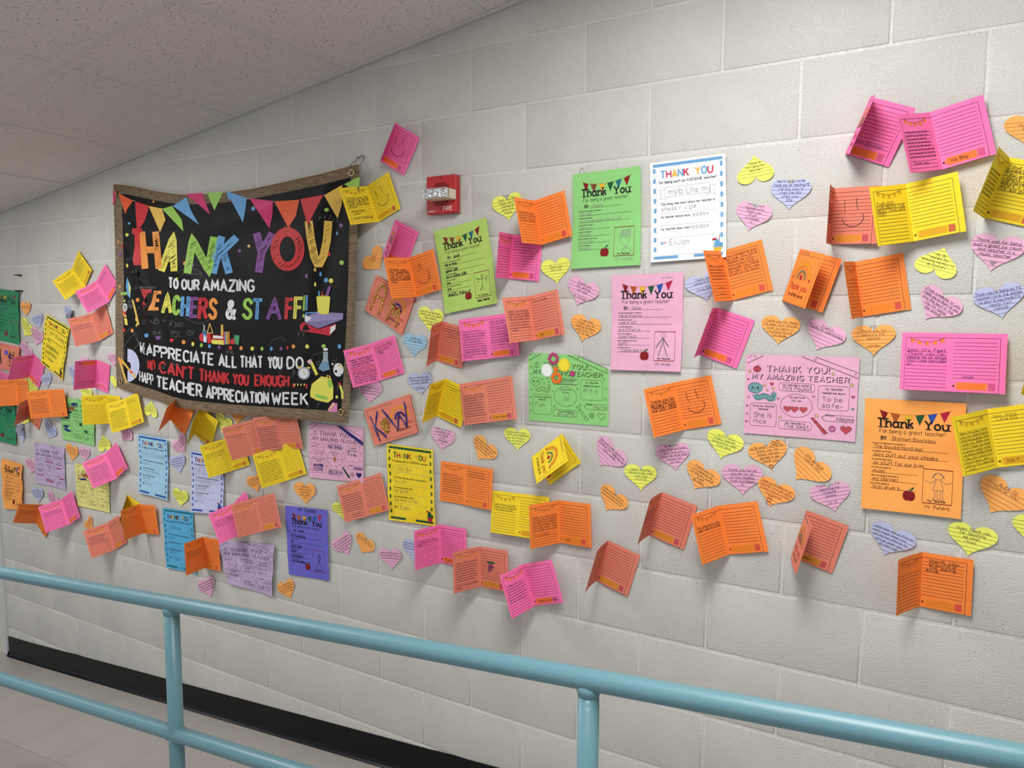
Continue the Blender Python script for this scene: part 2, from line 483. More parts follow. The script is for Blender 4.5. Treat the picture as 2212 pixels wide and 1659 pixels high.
def floormat():
    m = mat('vinyl_floor_tile', (168, 163, 159), 0.38, 0.4)
    b = m.node_tree.nodes['Principled BSDF']
    g = N(m, 'ShaderNodeNewGeometry')
    mpn = N(m, 'ShaderNodeMapping'); mpn.inputs['Rotation'].default_value = (0, 0, 0.35); mpn.inputs['Scale'].default_value = (0.22, 1, 1); L(m, g.outputs['Position'], mpn.inputs['Vector'])
    cur = None; base = lin((168, 163, 159))
    prev = None
    for sc_, col, th in ((70, (138, 131, 127), 0.085), (90, (186, 182, 178), 0.10), (42, (150, 142, 139), 0.06)):
        vo = N(m, 'ShaderNodeTexVoronoi'); vo.inputs['Scale'].default_value = sc_; L(m, mpn.outputs[0], vo.inputs['Vector'])
        lt = N(m, 'ShaderNodeMath', operation='LESS_THAN'); lt.inputs[1].default_value = th; L(m, vo.outputs['Distance'], lt.inputs[0])
        cm = N(m, 'ShaderNodeMix', data_type='RGBA'); cm.inputs['B'].default_value = lin(col)
        if prev is None: cm.inputs['A'].default_value = base
        else: L(m, prev.outputs['Result'], cm.inputs['A'])
        L(m, lt.outputs[0], cm.inputs['Factor']); prev = cm
    n2 = N(m, 'ShaderNodeTexNoise'); n2.inputs['Scale'].default_value = 3; n2.inputs['Detail'].default_value = 4; L(m, g.outputs['Position'], n2.inputs['Vector'])
    mp = N(m, 'ShaderNodeMapRange'); mp.inputs['From Min'].default_value = 0.3; mp.inputs['From Max'].default_value = 0.7; mp.inputs['To Min'].default_value = 0.93; mp.inputs['To Max'].default_value = 1.05
    L(m, n2.outputs['Fac'], mp.inputs['Value'])
    vm = N(m, 'ShaderNodeVectorMath', operation='SCALE'); L(m, prev.outputs['Result'], vm.inputs[0]); L(m, mp.outputs['Result'], vm.inputs['Scale']); L(m, vm.outputs['Vector'], b.inputs['Base Color'])
    return m
M_FLOOR = floormat()
M_SEAM = mat('floor_seam', (96, 92, 90), 0.7)

# ------------------------------------------------------------------ the block wall
def clip(poly, f):
    out = []
    for i in range(len(poly)):
        a, b = poly[i], poly[(i + 1) % len(poly)]
        fa, fb = f(a), f(b)
        if fa >= 0: out.append(a)
        if fa * fb < 0:
            t = fa / (fa - fb); out.append((a[0] + (b[0] - a[0]) * t, a[1] + (b[1] - a[1]) * t))
    return out
def inset(poly, d):
    n = len(poly); out = []
    for i in range(n):
        p0, p1, p2 = poly[i - 1], poly[i], poly[(i + 1) % n]
        def nrm(a, b):
            dx, dy = b[0] - a[0], b[1] - a[1]; l = math.hypot(dx, dy) or 1e-9
            return (-dy / l, dx / l)
        n1, n2 = nrm(p0, p1), nrm(p1, p2)
        s = 1 + n1[0] * n2[0] + n1[1] * n2[1]
        s = max(s, 0.15)
        out.append((p1[0] + (n1[0] + n2[0]) / s * d, p1[1] + (n1[1] + n2[1]) / s * d))
    return out
def block_pb(poly):
    B = PB()
    if len(poly) < 3: return None
    rings = []
    for d, y in ((0.0, 0.006), (0.0, 0.0026), (0.0015, 0.0009), (0.0045, 0.0)):
        q = inset(poly, d)
        b = len(B.v); B.v.extend([(p[0], y, p[1]) for p in q]); rings.append(b)
    n = len(poly); mi = B.mi(M_BLOCK)
    for a, b in zip(rings, rings[1:]):
        for k in range(n):
            B.f.append((a + k, a + (k + 1) % n, b + (k + 1) % n, b + k)); B.m.append(mi); B.smooth.append(True)
    B.f.append(tuple(rings[-1] + k for k in range(n))); B.m.append(mi); B.smooth.append(True)
    return B
G = 0.2032; XL, XR = -2.945, 5.2
B = PB()
B.poly([(-9, 0.0022, -0.1), (XR, 0.0022, -0.1), (XR, 0.0022, ceil_z(XR) + 0.1), (-9, 0.0022, ceil_z(XR) + 0.1)], M_MORTAR)
wall = tag(B.build('wall_back'), kind='structure')
shared = None
J = 0.0036
for j in range(-5, 14):
    par = (j + 1) % 2
    z1 = ZO - j * G - J; z0 = ZO - (j + 1) * G + J
    k = -46 + ((-46 + par) % 2)
    while k * G < 3.2:
        x0, x1 = k * G + J, (k + 2) * G - J
        k += 2
        if x1 < -6.2 or (x1 < -3.0 and x0 > -4.1 and z0 < 1.95): continue
        P = [(x0, z0), (x1, z0), (x1, z1), (x0, z1)]
        Q = P
        if z1 > ceil_z(x0) - .005:
            Q = clip(Q, lambda p: ceil_z(p[0]) - 0.004 - p[1])
        if z0 < floor_z(x1) + 0.02:
            Q = clip(Q, lambda p: p[1] - floor_z(p[0]) - 0.002)
        if x0 < XL < x1 and z0 < 2.1: Q = clip(Q, lambda p: p[0] - XL)
        elif x0 < -2.9 and x1 > -4.15 and z0 < 1.95:
            if x1 < -3.05: continue
        if len(Q) < 3: continue
        ar = sum(a[0] * b[1] - b[0] * a[1] for a, b in zip(Q, Q[1:] + Q[:1])) / 2
        if ar < 0.0004: continue
        if Q == P:
            if shared is None:
                lp = [(p[0] - x0, p[1] - z0) for p in P]
                o = block_pb(lp).build('block'); shared = o.data
            else:
                o = bpy.data.objects.new('block', shared); COL.objects.link(o)
            o.location = (x0, random.uniform(-.0003, .0003), z0)
        else:
            loc = (Q[0][0], 0, Q[0][1])
            o = block_pb([(p[0] - loc[0], p[1] - loc[2]) for p in Q]).build('block'); o.location = loc
        o.parent = wall

# ------------------------------------------------------------------ end of the wall: grey door beside it, its white frame
B = PB()
B.box(-3.95, -2.985, 0.035, 0.08, floor_z(-4) + 0.006, 2.06, M_GREYPAINT, 0.003)
door = tag(B.build('door_1'), kind='structure')
B = PB()
B.box(-2.982, -2.950, -0.012, 0.09, floor_z(-3) + 0.001, 2.10, M_TRIM, 0.003)
B.box(-3.99, -3.955, -0.012, 0.09, floor_z(-3) + 0.001, 2.10, M_TRIM, 0.003)
B.box(-3.99, -2.950, -0.012, 0.09, 2.065, 2.10, M_TRIM, 0.003)
tag(B.build('trim_1'), kind='structure')

# ------------------------------------------------------------------ black rubber baseboard following the ramp
def slab(B, x0, x1, prof, m, n, zf):
    for i in range(n):
        xa, xb = x0 + (x1 - x0) * i / n, x0 + (x1 - x0) * (i + 1) / n
        for a, b in zip(prof, prof[1:]):
            B.poly([(xa, a[0], zf(xa) + a[1]), (xb, a[0], zf(xb) + a[1]), (xb, b[0], zf(xb) + b[1]), (xa, b[0], zf(xa) + b[1])], m, True)
B = PB()
slab(B, XL + 0.004, XR, [(0.003, 0.112), (-0.0035, 0.112), (-0.0045, 0.108), (-0.0045, 0.03), (-0.006, 0.018), (-0.012, 0.007), (-0.019, 0.002), (-0.020, 0.0)], M_BASE, 40, floor_z)
B.poly([(XL + .004, 0.003, floor_z(XL)), (XL + .004, -0.02, floor_z(XL)), (XL + .004, -0.0045, floor_z(XL) + .03), (XL + .004, -0.0035, floor_z(XL) + .112), (XL + .004, 0.003, floor_z(XL) + .112)], M_BASE)
tag(B.build('baseboard_back'), kind='structure')

# ------------------------------------------------------------------ floor: sloping ramp, level landing, vinyl tiles
YF = -3.6
XB = (-2.805 + 2.559) / 0.0848
B = PB()
for xa, xb in ((-9, XB), (XB, XR)):
    B.poly([(xa, YF, floor_z(xa) - 0.003), (xb, YF, floor_z(xb) - 0.003), (xb, 0.0, floor_z(xb) - 0.003), (xa, 0.0, floor_z(xa) - 0.003)], M_SEAM)
floor = tag(B.build('floor'), kind='structure')
B = PB()                                    # the tiles outside the picture, joined
B.poly([(1.275, YF, floor_z(1.275)), (XR, YF, floor_z(XR)), (XR, 0, floor_z(XR)), (1.275, 0, floor_z(1.275))], M_FLOOR)
B.poly([(XB, YF, floor_z(XB)), (1.275, YF, floor_z(1.275)), (1.275, -1.44, floor_z(1.275)), (XB, -1.44, floor_z(XB))], M_FLOOR)
B.poly([(-9, YF, floor_z(-9)), (-3.6, YF, floor_z(-9)), (-3.6, 0, floor_z(-9)), (-9, 0, floor_z(-9))], M_FLOOR)
o = tag(B.build('floor_covering', floor), kind='stuff')
TS = 0.305; g_ = 0.0006
def tile(x0, x1, y0, y1, fz):
    B = PB()
    top = [(x0 + g_, y0 + g_), (x1 - g_, y0 + g_), (x1 - g_, y1 - g_), (x0 + g_, y1 - g_)]
    B.poly([(p[0], p[1], fz(p[0])) for p in top], M_FLOOR)
    for a, b in zip(top, top[1:] + top[:1]):
        B.poly([(a[0], a[1], fz(a[0]) - .003), (b[0], b[1], fz(b[0]) - .003), (b[0], b[1], fz(b[0])), (a[0], a[1], fz(a[0]))], M_FLOOR)
    return B
ys = [-0.0, -0.225, -0.53, -0.835, -1.14, -1.44]
x = -1.47 + 9 * TS
while x > XB + 0.02:
    xa = max(x - TS, XB)
    for a, b in zip(ys, ys[1:]):
        tile(xa, x, b, a, floor_z).build('floor_tile', floor)
    x -= TS
for i in range(3):
    for a, b in zip(ys, ys[1:]):
        tile(XB - TS * (i + 1) if i < 2 else -3.6, XB - TS * i, b, a, floor_z).build('floor_tile', floor)

# ------------------------------------------------------------------ suspended ceiling: sloping grid of tees and fissured tiles
B = PB()
for xa, xb in ((-9, -2.83), (-2.83, XR)):
    B.poly([(xa, YF, ceil_z(xa) + 0.03), (xb, YF, ceil_z(xb) + 0.03), (xb, 0.0, ceil_z(xb) + 0.03), (xa, 0.0, ceil_z(xa) + 0.03)], M_TEE)
ceil = tag(B.build('ceiling'), kind='structure')
def slope_box(B, x0, x1, y0, y1, za, zb, m, bev=0.0):
    B.box(x0, x1, y0, y1, za, zb, m, bev, fn=lambda x, y, z: (x, y, ceil_z(x) + z))
CX = [-0.924 + 0.597 * k for k in range(-12, 11)]
rows = [(-0.70, 0.0), (-1.92, -0.70), (-3.14, -1.92), (YF, -3.14)]
LX = [l[0] for l in LIGHTS]
for (ya, yb) in rows:
    for xa, xb in zip(CX, CX[1:]):
        if xb < -4.5 or xa > XR: continue
        if ya == -1.92 and any(xa < lx < xb for lx in LX): continue
        B = PB()
        zz = random.uniform(0.0, 0.0015)
        xs_ = [xa + .006, xb - .006]
        if xa < -2.83 < xb: xs_ = [xa + .006, -2.83, xb - .006]
        for p, q in zip(xs_, xs_[1:]):
            slope_box(B, p, q, ya + 0.006, yb - 0.006, 0.002 + zz, 0.018, M_CEIL, 0.0)
        B.build('ceiling_tile', ceil)
for y in (-0.70, -1.92, -3.14):
    B = PB()
    slope_box(B, -2.83, XR, y - 0.012, y + 0.012, -0.001, 0.0035, M_TEE, 0.0006)
    slope_box(B, -9, -2.83, y - 0.012, y + 0.012, -0.001, 0.0035, M_TEE, 0.0006)
    B.build('grid_tee', ceil)
for x in CX:
    if x < -4.5 or x > XR: continue
    for (ya, yb) in rows[:3]:
        B = PB()
        slope_box(B, x - 0.012, x + 0.012, ya + 0.012, (yb - 0.012 if yb < 0 else -0.0225), -0.0006, 0.0033, M_TEE, 0.0005)
        B.build('grid_tee', ceil)
B = PB()                                    # wall angle
for xa, xb in ((-9, -2.83), (-2.83, XR)):
    slope_box(B, xa, xb, -0.022, -0.0006, -0.0012, 0.002, M_TEE, 0.0)
    slope_box(B, xa, xb, -0.0022, -0.0004, -0.0012, 0.022, M_TEE, 0.0)
tag(B.build('trim_2'), kind='structure')
# troffers
for i, (lx, ly, pw, em) in enumerate(LIGHTS):
    xa = max(c for c in CX if c < lx); xb = min(c for c in CX if c > lx)
    t = empty('ceiling_light', ((xa + xb) / 2, ly, ceil_z((xa + xb) / 2)))
    tag(t, ['white recessed ceiling light with flat lens nearest above the camera', 'white recessed ceiling light with flat lens left of the banner', 'white recessed ceiling light over the level landing at the far left', 'white recessed ceiling light with flat lens far right up the ramp'][i], 'light', 'recessed ceiling lights')
    B = PB()
    for (a, b, c, d) in ((xa + .012, xb - .012, -1.908, -1.88), (xa + .012, xb - .012, -0.74, -0.712), (xa + .012, xa + .04, -1.88, -.74), (xb - .04, xb - .012, -1.88, -.74)):
        slope_box(B, a, b, c, d, -0.002, 0.02, M_TEE, 0.001)
    B.build('frame', t)
    me_ = mat('light_lens', (250, 248, 240), 0.4)
    me_.node_tree.nodes['Principled BSDF'].inputs['Emission Color'].default_value = (1, .97, .9, 1)
    me_.node_tree.nodes['Principled BSDF'].inputs['Emission Strength'].default_value = 4
    B = PB(); slope_box(B, xa + .04, xb - .04, -1.88, -.74, 0.004, 0.01, me_)
    B.build('lens', t)

# ------------------------------------------------------------------ the other walls of the corridor
M_PLAIN = mat('plain_wall_paint', (190, 188, 180), 0.6)
def wallp(name, P):
    B = PB(); B.poly(P, M_PLAIN); tag(B.build(name), kind='structure')
0 and wallp('wall_front', [(-9, YF, -.1), (XR, YF, -.1), (XR, YF, 4.0), (-9, YF, 4.0)])
wallp('wall_left', [(-9, YF, -.1), (-9, 0, -.1), (-9, 0, 4.0), (-9, YF, 4.0)])
wallp('wall_right', [(XR, YF, -.1), (XR, 0, -.1), (XR, 0, 4.0), (XR, YF, 4.0)])

# ------------------------------------------------------------------ blue pipe railing, parallel to the ramp
def railmat():
    m = mat('blue_rail_enamel', (102, 146, 158), 0.3, 0.5)
    b = m.node_tree.nodes['Principled BSDF']
    g = N(m, 'ShaderNodeNewGeometry')
    n = N(m, 'ShaderNodeTexNoise'); n.inputs['Scale'].default_value = 60; n.inputs['Detail'].default_value = 3
    mpn = N(m, 'ShaderNodeMapping'); mpn.inputs['Scale'].default_value = (0.35, 1, 1); L(m, g.outputs['Position'], mpn.inputs['Vector']); L(m, mpn.outputs[0], n.inputs['Vector'])
    bp = N(m, 'ShaderNodeBump'); bp.inputs['Strength'].default_value = 0.45; bp.inputs['Distance'].default_value = 0.0018
    L(m, n.outputs['Fac'], bp.inputs['Height']); L(m, bp.outputs['Normal'], b.inputs['Normal'])
    n2 = N(m, 'ShaderNodeTexNoise'); n2.inputs['Scale'].default_value = 9; n2.inputs['Detail'].default_value = 6; L(m, mpn.outputs[0], n2.inputs['Vector'])
    mr = N(m, 'ShaderNodeMapRange'); mr.inputs['From Min'].default_value = 0.70; mr.inputs['From Max'].default_value = 0.73; L(m, n2.outputs['Fac'], mr.inputs['Value'])
    cm = N(m, 'ShaderNodeMix', data_type='RGBA'); cm.inputs['A'].default_value = lin((102, 146, 158)); cm.inputs['B'].default_value = lin((92, 135, 148))
    L(m, mr.outputs[0], cm.inputs['Factor']); L(m, cm.outputs['Result'], b.inputs['Base Color'])
    r = N(m, 'ShaderNodeMapRange'); r.inputs['To Min'].default_value = 0.22; r.inputs['To Max'].default_value = 0.5; L(m, n2.outputs['Fac'], r.inputs['Value']); L(m, r.outputs[0], b.inputs['Roughness'])
    return m
M_RAIL = railmat()
YR = -0.80; RR = 0.0213
a1, a2 = at(368, 1303, YR), at(1268, 1467, YR)
def top_z(x): return a1[2] + (a2[2] - a1[2]) / (a2[0] - a1[0]) * (x - a1[0])
b1, b2 = at(0, 1465, YR), at(375, 1583, YR)
def low_z(x): return b1[2] + (b2[2] - b1[2]) / (b2[0] - b1[0]) * (x - b1[0])
rail = empty('pipe_railing', (a1[0], YR, floor_z(a1[0])))
tag(rail, 'light blue painted pipe railing with two rails standing along the ramp', 'railing')
for nm, zf in (('top_rail', top_z), ('lower_rail', low_z)):
    B = PB()
    pts = [(x, YR, zf(x)) for x in [-2.9 + 0.1 * i for i in range(62)]]
    B.tube(pts, RR, M_RAIL, 28)
    B.build(nm, rail)
px_ = a2[0] - a1[0]
for i in (-2, -1, 0, 1):
    x = a1[0] + 0.004 + px_ * (i if i < 1 else i)
    if i == -2: x = a1[0] - 2 * px_ + 0.01
    B = PB()
    zt, zl, zb = top_z(x) - RR * .8, low_z(x), floor_z(x)
    B.tube([(x, YR, zb), (x, YR, zt)], RR * 0.985, M_RAIL, 28)
    B.build('post', rail)
    B = PB()                                # welds where the pipes meet
    prof = [(0.016, RR * 0.99), (0.008, RR * 1.03), (0.001, RR * 1.12), (-0.012, RR * 1.12), (-0.03, RR * .5)]
    for s_, zc in ((-1, top_z(x)),):
        B.tube([(x, YR, zc - RR - d * .62) for d, r in prof], 1, M_RAIL, 28, cap=True, rs=[r for d, r in prof])
    B.build('weld', rail)
    B = PB()
    for s_ in (-1, 1):
        sl = (low_z(x + 1) - low_z(x))
        B.tube([(x + s_ * (RR + d * .62), YR, zl + s_ * (RR + d * .62) * sl) for d, r in prof], 1, M_RAIL, 28, cap=True, rs=[r for d, r in prof])
        B.build('weld', rail)
        B = PB()
    B = PB()
    B.tube([(x, YR, zb - 0.004), (x, YR, zb + 0.008)], 0.05, M_RAIL, 28)
    B.build('base_flange', rail)

# ------------------------------------------------------------------ paper goods
PC = dict(pink=(250, 118, 180), orange=(252, 138, 62), yellow=(246, 216, 44), salmon=(230, 134, 112), green=(142, 208, 126), lime=(178, 214, 108),
          darkgreen=(42, 138, 94), lilac=(194, 176, 212), blue=(88, 178, 224), lightblue=(160, 206, 232), lavender=(196, 202, 236), purple=(106, 104, 205),
          rose=(230, 174, 203), amber=(255, 172, 88), pale=(232, 228, 140), white=(236, 240, 248), hyellow=(240, 246, 110), horange=(255, 178, 96),
          hpink=(232, 176, 208), hblue=(186, 194, 230), hsky=(158, 200, 226), mustard=(235, 205, 60))
def pm(c):
    return paper('paper_' + c, PC[c])
LAY = 0.0003

def tube_shape(v): return v

# ---- folded cards: pose (position, rotation vector, opening angle) of the 108 x 140 mm leaves
WL, HL = 0.108, 0.1405
def rotm(r):
    t = math.sqrt(sum(c * c for c in r)) + 1e-12
    return Matrix.Rotation(t, 3, Vector(r))
def card_maps(q, bl=0.0, br=0.0, push=0.0):
    R = rotm(q[3:6]); h = q[6] / 2; c, s = math.cos(h), math.sin(h)
    o = Vector((q[0], q[1] - push, q[2] + ZO))
    def left(x, y, lay):
        d = (108 - x) / 1000.0; t = d / WL
        b = bl * 4 * t * (1 - t)
        off = lay * LAY
        p = Vector((-c * d + s * (off + b), -s * d - c * (off + b), y / 1000.0 - HL / 2))
        return o + R @ p
    def right(x, y, lay):
        d = (x - 108) / 1000.0; t = d / WL
        b = br * 4 * t * (1 - t)
        off = lay * LAY
        p = Vector((c * d - s * (off + b), -s * d - c * (off + b), y / 1000.0 - HL / 2))
        return o + R @ p
    def both(x, y, lay):
        return left(x, y, lay) if x < 108 else right(x, y, lay)
    return left, right, both
PRT = dict(yellow=((226, 172, 30), (196, 104, 60), (222, 172, 34)), pink=((244, 122, 52), (206, 84, 134), (240, 124, 48)), orange=((240, 138, 44), (214, 82, 66), (232, 130, 44)), salmon=((226, 146, 48), (196, 82, 92), (226, 144, 44)))
def prt(colr, k):
    return mat('print_%s_%d' % (colr, k), PRT[colr][k], .6)
def flag(B, M, x, y, w_, h_, m, lay=1, sw=True, a=0.0):
    P = [(-w_ / 2, 0), (-w_ / 2, -h_), (0, -h_ * .62), (w_ / 2, -h_), (w_ / 2, 0)] if sw else [(-w_ / 2, 0), (0, -h_), (w_ / 2, 0)]
    ca, sa = math.cos(a), math.sin(a)
    Q = [(x + p[0] * ca - p[1] * sa, y + p[0] * sa + p[1] * ca) for p in P]
    if sw:
        fill(B, M, [Q[0], Q[1], Q[2]], m, lay); fill(B, M, [Q[0], Q[2], Q[4]], m, lay); fill(B, M, [Q[4], Q[2], Q[3]], m, lay)
    else: fill(B, M, Q, m, lay)
def inside_left(B, M, words, pen, hh=4.6, colr='pink'):
    k = ink('line')
    ribbon(B, M, [(9, 0), (9, 128.5)], .7, k); ribbon(B, M, [(9, 128.5), (107.9, 128.5)], .9, k); ribbon(B, M, [(9, .6), (107.9, .6)], .5, k)
    P = [(18 + 72 * i / 8, 128 - 9.5 * math.sin(math.pi * i / 8)) for i in range(9)]
    ribbon(B, M, P, .7, k, 2)
    for i, xx in enumerate((24, 38, 54, 70, 85)):
        yy = 128 - 9.5 * math.sin(math.pi * (xx - 18) / 72)
        flag(B, M, xx, yy, 8.5, 11, prt(colr, 2), 1, True, (xx - 54) * .006)
        if i % 2 == 0: ribbon(B, M, [(xx - 3, yy - .5), (xx - 4, yy - 6)], .9, k, 2)
    for i in range(11):
        ribbon(B, M, [(11, 94.5 - 8.5 * i), (97, 94.5 - 8.5 * i)], .85, k)
    put(B, M, words, 13, 95.6, 8.5, 84, pen, hh)
def put(B, M, words, x, y, dy, width, pen, hh):
    if not words: return
    for i, wd in enumerate(words):
        p = pen
        if wd.startswith('^'): p = ('red', pen[1]); wd = wd[1:]
        if wd == '*':
            scrib(B, M, x, x + width * random.uniform(.8, 1.0), y - dy * i, hh * .8, ink(p[0]), p[1] * .9, 3); continue
        if wd == '*-':
            scrib(B, M, x + width * .3, x + width * random.uniform(.6, .8), y - dy * i, hh * .8, ink(p[0]), p[1] * .9, 3); continue
        if not wd.strip(): continue
        ind = len(wd) - len(wd.lstrip(' ')); wd = wd.strip()
        n = sum((max(q[0] for st in GL[c] for q in st) + 2) if c in GL else 4 for c in wd)
        u = min(hh / 9 * 1.7, (width - ind * 2) / n)
        text(B, M, wd, x + ind * 2, y - dy * i, hh * 1.15, p[1], ink(p[0]), 3, jit=.45, xs=u / (hh * 1.15 / 9), slant=.08)
def inside_right(B, M, words, pen, name=None, extra=None, hh=4.6, colr='pink'):
    k = ink('line')
    ribbon(B, M, [(108.1, 128.5), (203, 128.5)], .9, k); ribbon(B, M, [(203, 128.5), (203, 0)], .9, k); ribbon(B, M, [(108.1, .6), (203, .6)], .5, k)
    for i in range(11):
        ribbon(B, M, [(110, 118 - 8.5 * i), (198, 118 - 8.5 * i)], .85, k)
    fill(B, M, [(105.5 + 4, 14.5), (109.5 + 4.5, 18), (109.5 + 4.5, 11)], ink('black'), 2)
    pb = mat('print_point_' + colr, tuple(int((a + b) / 2) for a, b in zip(PC[colr], PRT[colr][0])), .6)
    fill(B, M, [(114, 18), (120, 23), (120, 6.5), (114, 11)], pb, 1)
    rect(B, M, 119, 6, 178, 23.5, prt(colr, 0), 1, 6)
    ln = mat('print_grain_' + colr, tuple(int(v * .93) for v in PRT[colr][0]), .6)
    for yy in (9, 13.5, 17, 20.5): ribbon(B, M, [(121, yy), (176, yy + .3)], .5, ln, 2)
    rect(B, M, 178, 6, 182, 23.5, pb, 1, 1)
    rect(B, M, 181.5, 6, 196, 23.5, prt(colr, 1), 1, 2)
    put(B, M, words, 113, 119.4, 8.5, 84, pen, hh)
    if name: text(B, M, name, 128, 11.5, 7, pen[1], ink(pen[0]), 3, jit=.4)
    if extra == 'smile':
        p = ink('pen')
        ribbon(B, M, [(135, 108), (136, 92), (138, 78)], 1.2, p, 4); ribbon(B, M, [(163, 113), (164, 98), (167, 84)], 1.2, p, 4)
        ribbon(B, M, [(133, 64)] + [(157 + 25 * math.cos(math.radians(a)), 66 + 22 * math.sin(math.radians(a))) for a in range(190, 371, 15)] + [(178, 74)], 1.2, p, 4)
        ribbon(B, M, [(155, 72), (156.5, 72)], 1.2, p, 4)
    if extra == 'tongue':
        p = ink('pen')
        ribbon(B, M, [(140, 104), (138, 80)], 1.0, p, 4); ribbon(B, M, [(139, 104), (150, 106), (151, 84)], 1.0, p, 4)
        ribbon(B, M, [(125, 58)] + [(152 + 27 * math.cos(math.radians(a)), 62 + 24 * math.sin(math.radians(a))) for a in range(190, 371, 15)] + [(174, 84)], 1.0, p, 4)
        ribbon(B, M, loop(ell(178, 52, 5, 7)), 1.0, p, 4)
    if extra == 'grapes':
        p = ink('navy')
        for r in range(5):
            for c in range(4 - abs(r - 1) if r else 3):
                ribbon(B, M, loop(ell(150 + (c - 1.5 + .5 * (r % 2)) * 5, 82 - r * 5.4, 3, 3, 8)), 1.1, p, 4)
        for a in (-9, 0, 9, 3): fill(B, M, ell(150 + a, 90 + abs(a) * .2, 6, 4, 9), ink('dgreen'), 3)
    if extra == 'hotzzz':
        text(B, M, '-Hotzzz', 128, 34.5, 5, .8, ink('purple'), 3, jit=.4)
def cover(B, M, name=None, sgn=-1, x0=0, dark='navy'):
    """outside of a card; u runs from the fold to the free edge"""
    k = ink('line')
    mo = mat('print_rainbow_outer', (232, 150, 40), .6)
    def MM(x, y, lay): return M(x, y, sgn * lay)
    ribbon(B, MM, [(2, 128), (99, 128)], .7, k); ribbon(B, MM, [(99, 128), (99, 0)], .7, k); ribbon(B, MM, [(2, 1), (99, 1)], .5, k)
    cx, cy = 50, 66
    def arch(r, wd, m, lay=2): ribbon(B, MM, [(cx + r * math.cos(math.radians(a)), cy + r * 1.25 * math.sin(math.radians(a))) for a in range(0, 181, 12)], wd, m, lay, seg=40)
    arch(33, 9, mo); arch(29, .8, ink('rust'), 3); arch(36, .8, ink('rust'), 3)
    for a in range(6, 180, 9): ribbon(B, MM, [(cx + 25 * math.cos(math.radians(a)), cy + 31 * math.sin(math.radians(a))), (cx + 23.5 * math.cos(math.radians(a + 3)), cy + 29.5 * math.sin(math.radians(a + 3)))], .9, ink('red'), 2)
    arch(17, 6, ink(dark))
    for a in range(0, 181, 7): ribbon(B, MM, [(cx + 14.5 * math.cos(math.radians(a)), cy + 18 * math.sin(math.radians(a))), (cx + 19.5 * math.cos(math.radians(a)), cy + 24.5 * math.sin(math.radians(a)))], .35, mat('print_cream', (235, 215, 170)), 3)
    fill(B, MM, ell(cx, cy + 5, 6.5, 6.5, 12), ink('red'), 3); ribbon(B, MM, [(cx, cy + 11), (cx + 1, cy + 15), (cx + 5, cy + 16)], .9, ink('dgreen'), 3)
    for xx in (13, 87): fill(B, MM, [(xx - 4, cy + 4), (xx + 4, cy + 4), (xx, cy - 4)], ink('red'), 3)
    text(B, MM, 'Thank you', 14, 38, 17, 1.4, ink('red'), 3, fit=(12, 90))
    text(B, MM, 'for all that you do', 14, 20, 10, .9, ink('black'), 3, fit=(20, 84))
    if name == '*': scrib(B, MM, 6, 70, 130, 5, ink('pencil'), .7, 3)
    elif name: text(B, MM, name, 6, 130.5, 6, .7, ink('pencil'), 3, jit=.4)
def card(q, colr, label, lw=None, rw=None, pen=('black', .6), name=None, extra=None, cov=None, flip=False, push=0.0, cat='card', hh=4.6, dark='dgreen'):
    q = list(q)
    bl, br = random.uniform(-.003, .003), random.uniform(.0004, .0022)
    Ml, Mr, Mb = card_maps(q, bl, br, push)
    base = Mb(108, 70, 0)
    t = empty('greeting_card', tuple(base))
    tag(t, label, cat, 'folded greeting cards taped to the wall')
    if flip:
        Pl, Pr = (lambda x, y, l: Mr(216 - x, 140.5 - y, l)), (lambda x, y, l: Ml(216 - x, 140.5 - y, l))
    else: Pl, Pr = Ml, Mr
    B = PB(); B.grid(lambda u, v: Pl(108 * u, 140.5 * v, 0), 8, 1, pm(colr)); inside_left(B, Pl, lw, pen, hh, colr)
    if cov: cover(B, lambda x, y, l: Pl(108 - x, y, l), cov if cov != 'x' else None, -1, dark=dark)
    B.build('left_page', t)
    B = PB(); B.grid(lambda u, v: Pr(108 + 108 * u, 140.5 * v, 0), 8, 1, pm(colr)); inside_right(B, Pr, rw, pen, name, extra, hh, colr)
    B.build('right_page', t)
    return t, Ml, Mr

# ---- sheets lying on the wall: four corners on the wall, gentle curl
def sheet_map(cs, W_, H_, base=0.003, curl=0.004, lift=(0, 0, 0, 0), crease=0.0):
    P = [Vector(c) for c in cs]            # TL TR BR BL
    def M(x, y, lay):                      # y upwards
        u, v = x / W_, 1 - y / H_
        a = P[0].lerp(P[1], u); b = P[3].lerp(P[2], u)
        p = a.lerp(b, v)
        k = curl * (4 * (u - .5) ** 2 * .6 + .4 * math.sin(2.2 * v * math.pi + u * 3) ** 2)
        k += crease * abs(v - .5) * 2
        k += lift[0] * (1 - u) ** 3 * (1 - v) ** 3 + lift[1] * u ** 3 * (1 - v) ** 3 + lift[2] * u ** 3 * v ** 3 + lift[3] * (1 - u) ** 3 * v ** 3
        return Vector((p.x, p.y - base - k - lay * LAY, p.z))
    return M
CRP = dict(A=(0, 540, 5.186), B=(0, 840, 4.147), D=(300, 840, 3.457), E=(640, 880, 4.366), F=(720, 240, 4.147), G=(730, 560, 3.770), H=(1050, 340, 4.609),
           I=(960, 600, 4.608), J=(820, 900, 3.770), K=(1300, 560, 4.147), L=(1380, 300, 4.365), M=(1600, 640, 5.183), N=(1260, 900, 4.148), O=(1600, 900, 4.608),
           P=(1840, 820, 3.129), Q=(1760, 180, 4.365), S=(1660, 500, 4.007), V=(0, 900, 8.3), C=(230, 340, 2.86), X=(820, 240, 6.38))
def W(c, x, y, Y=0.0):
    o = CRP[c]
    return at(o[0] + x / o[2], o[1] + y / o[2], Y)
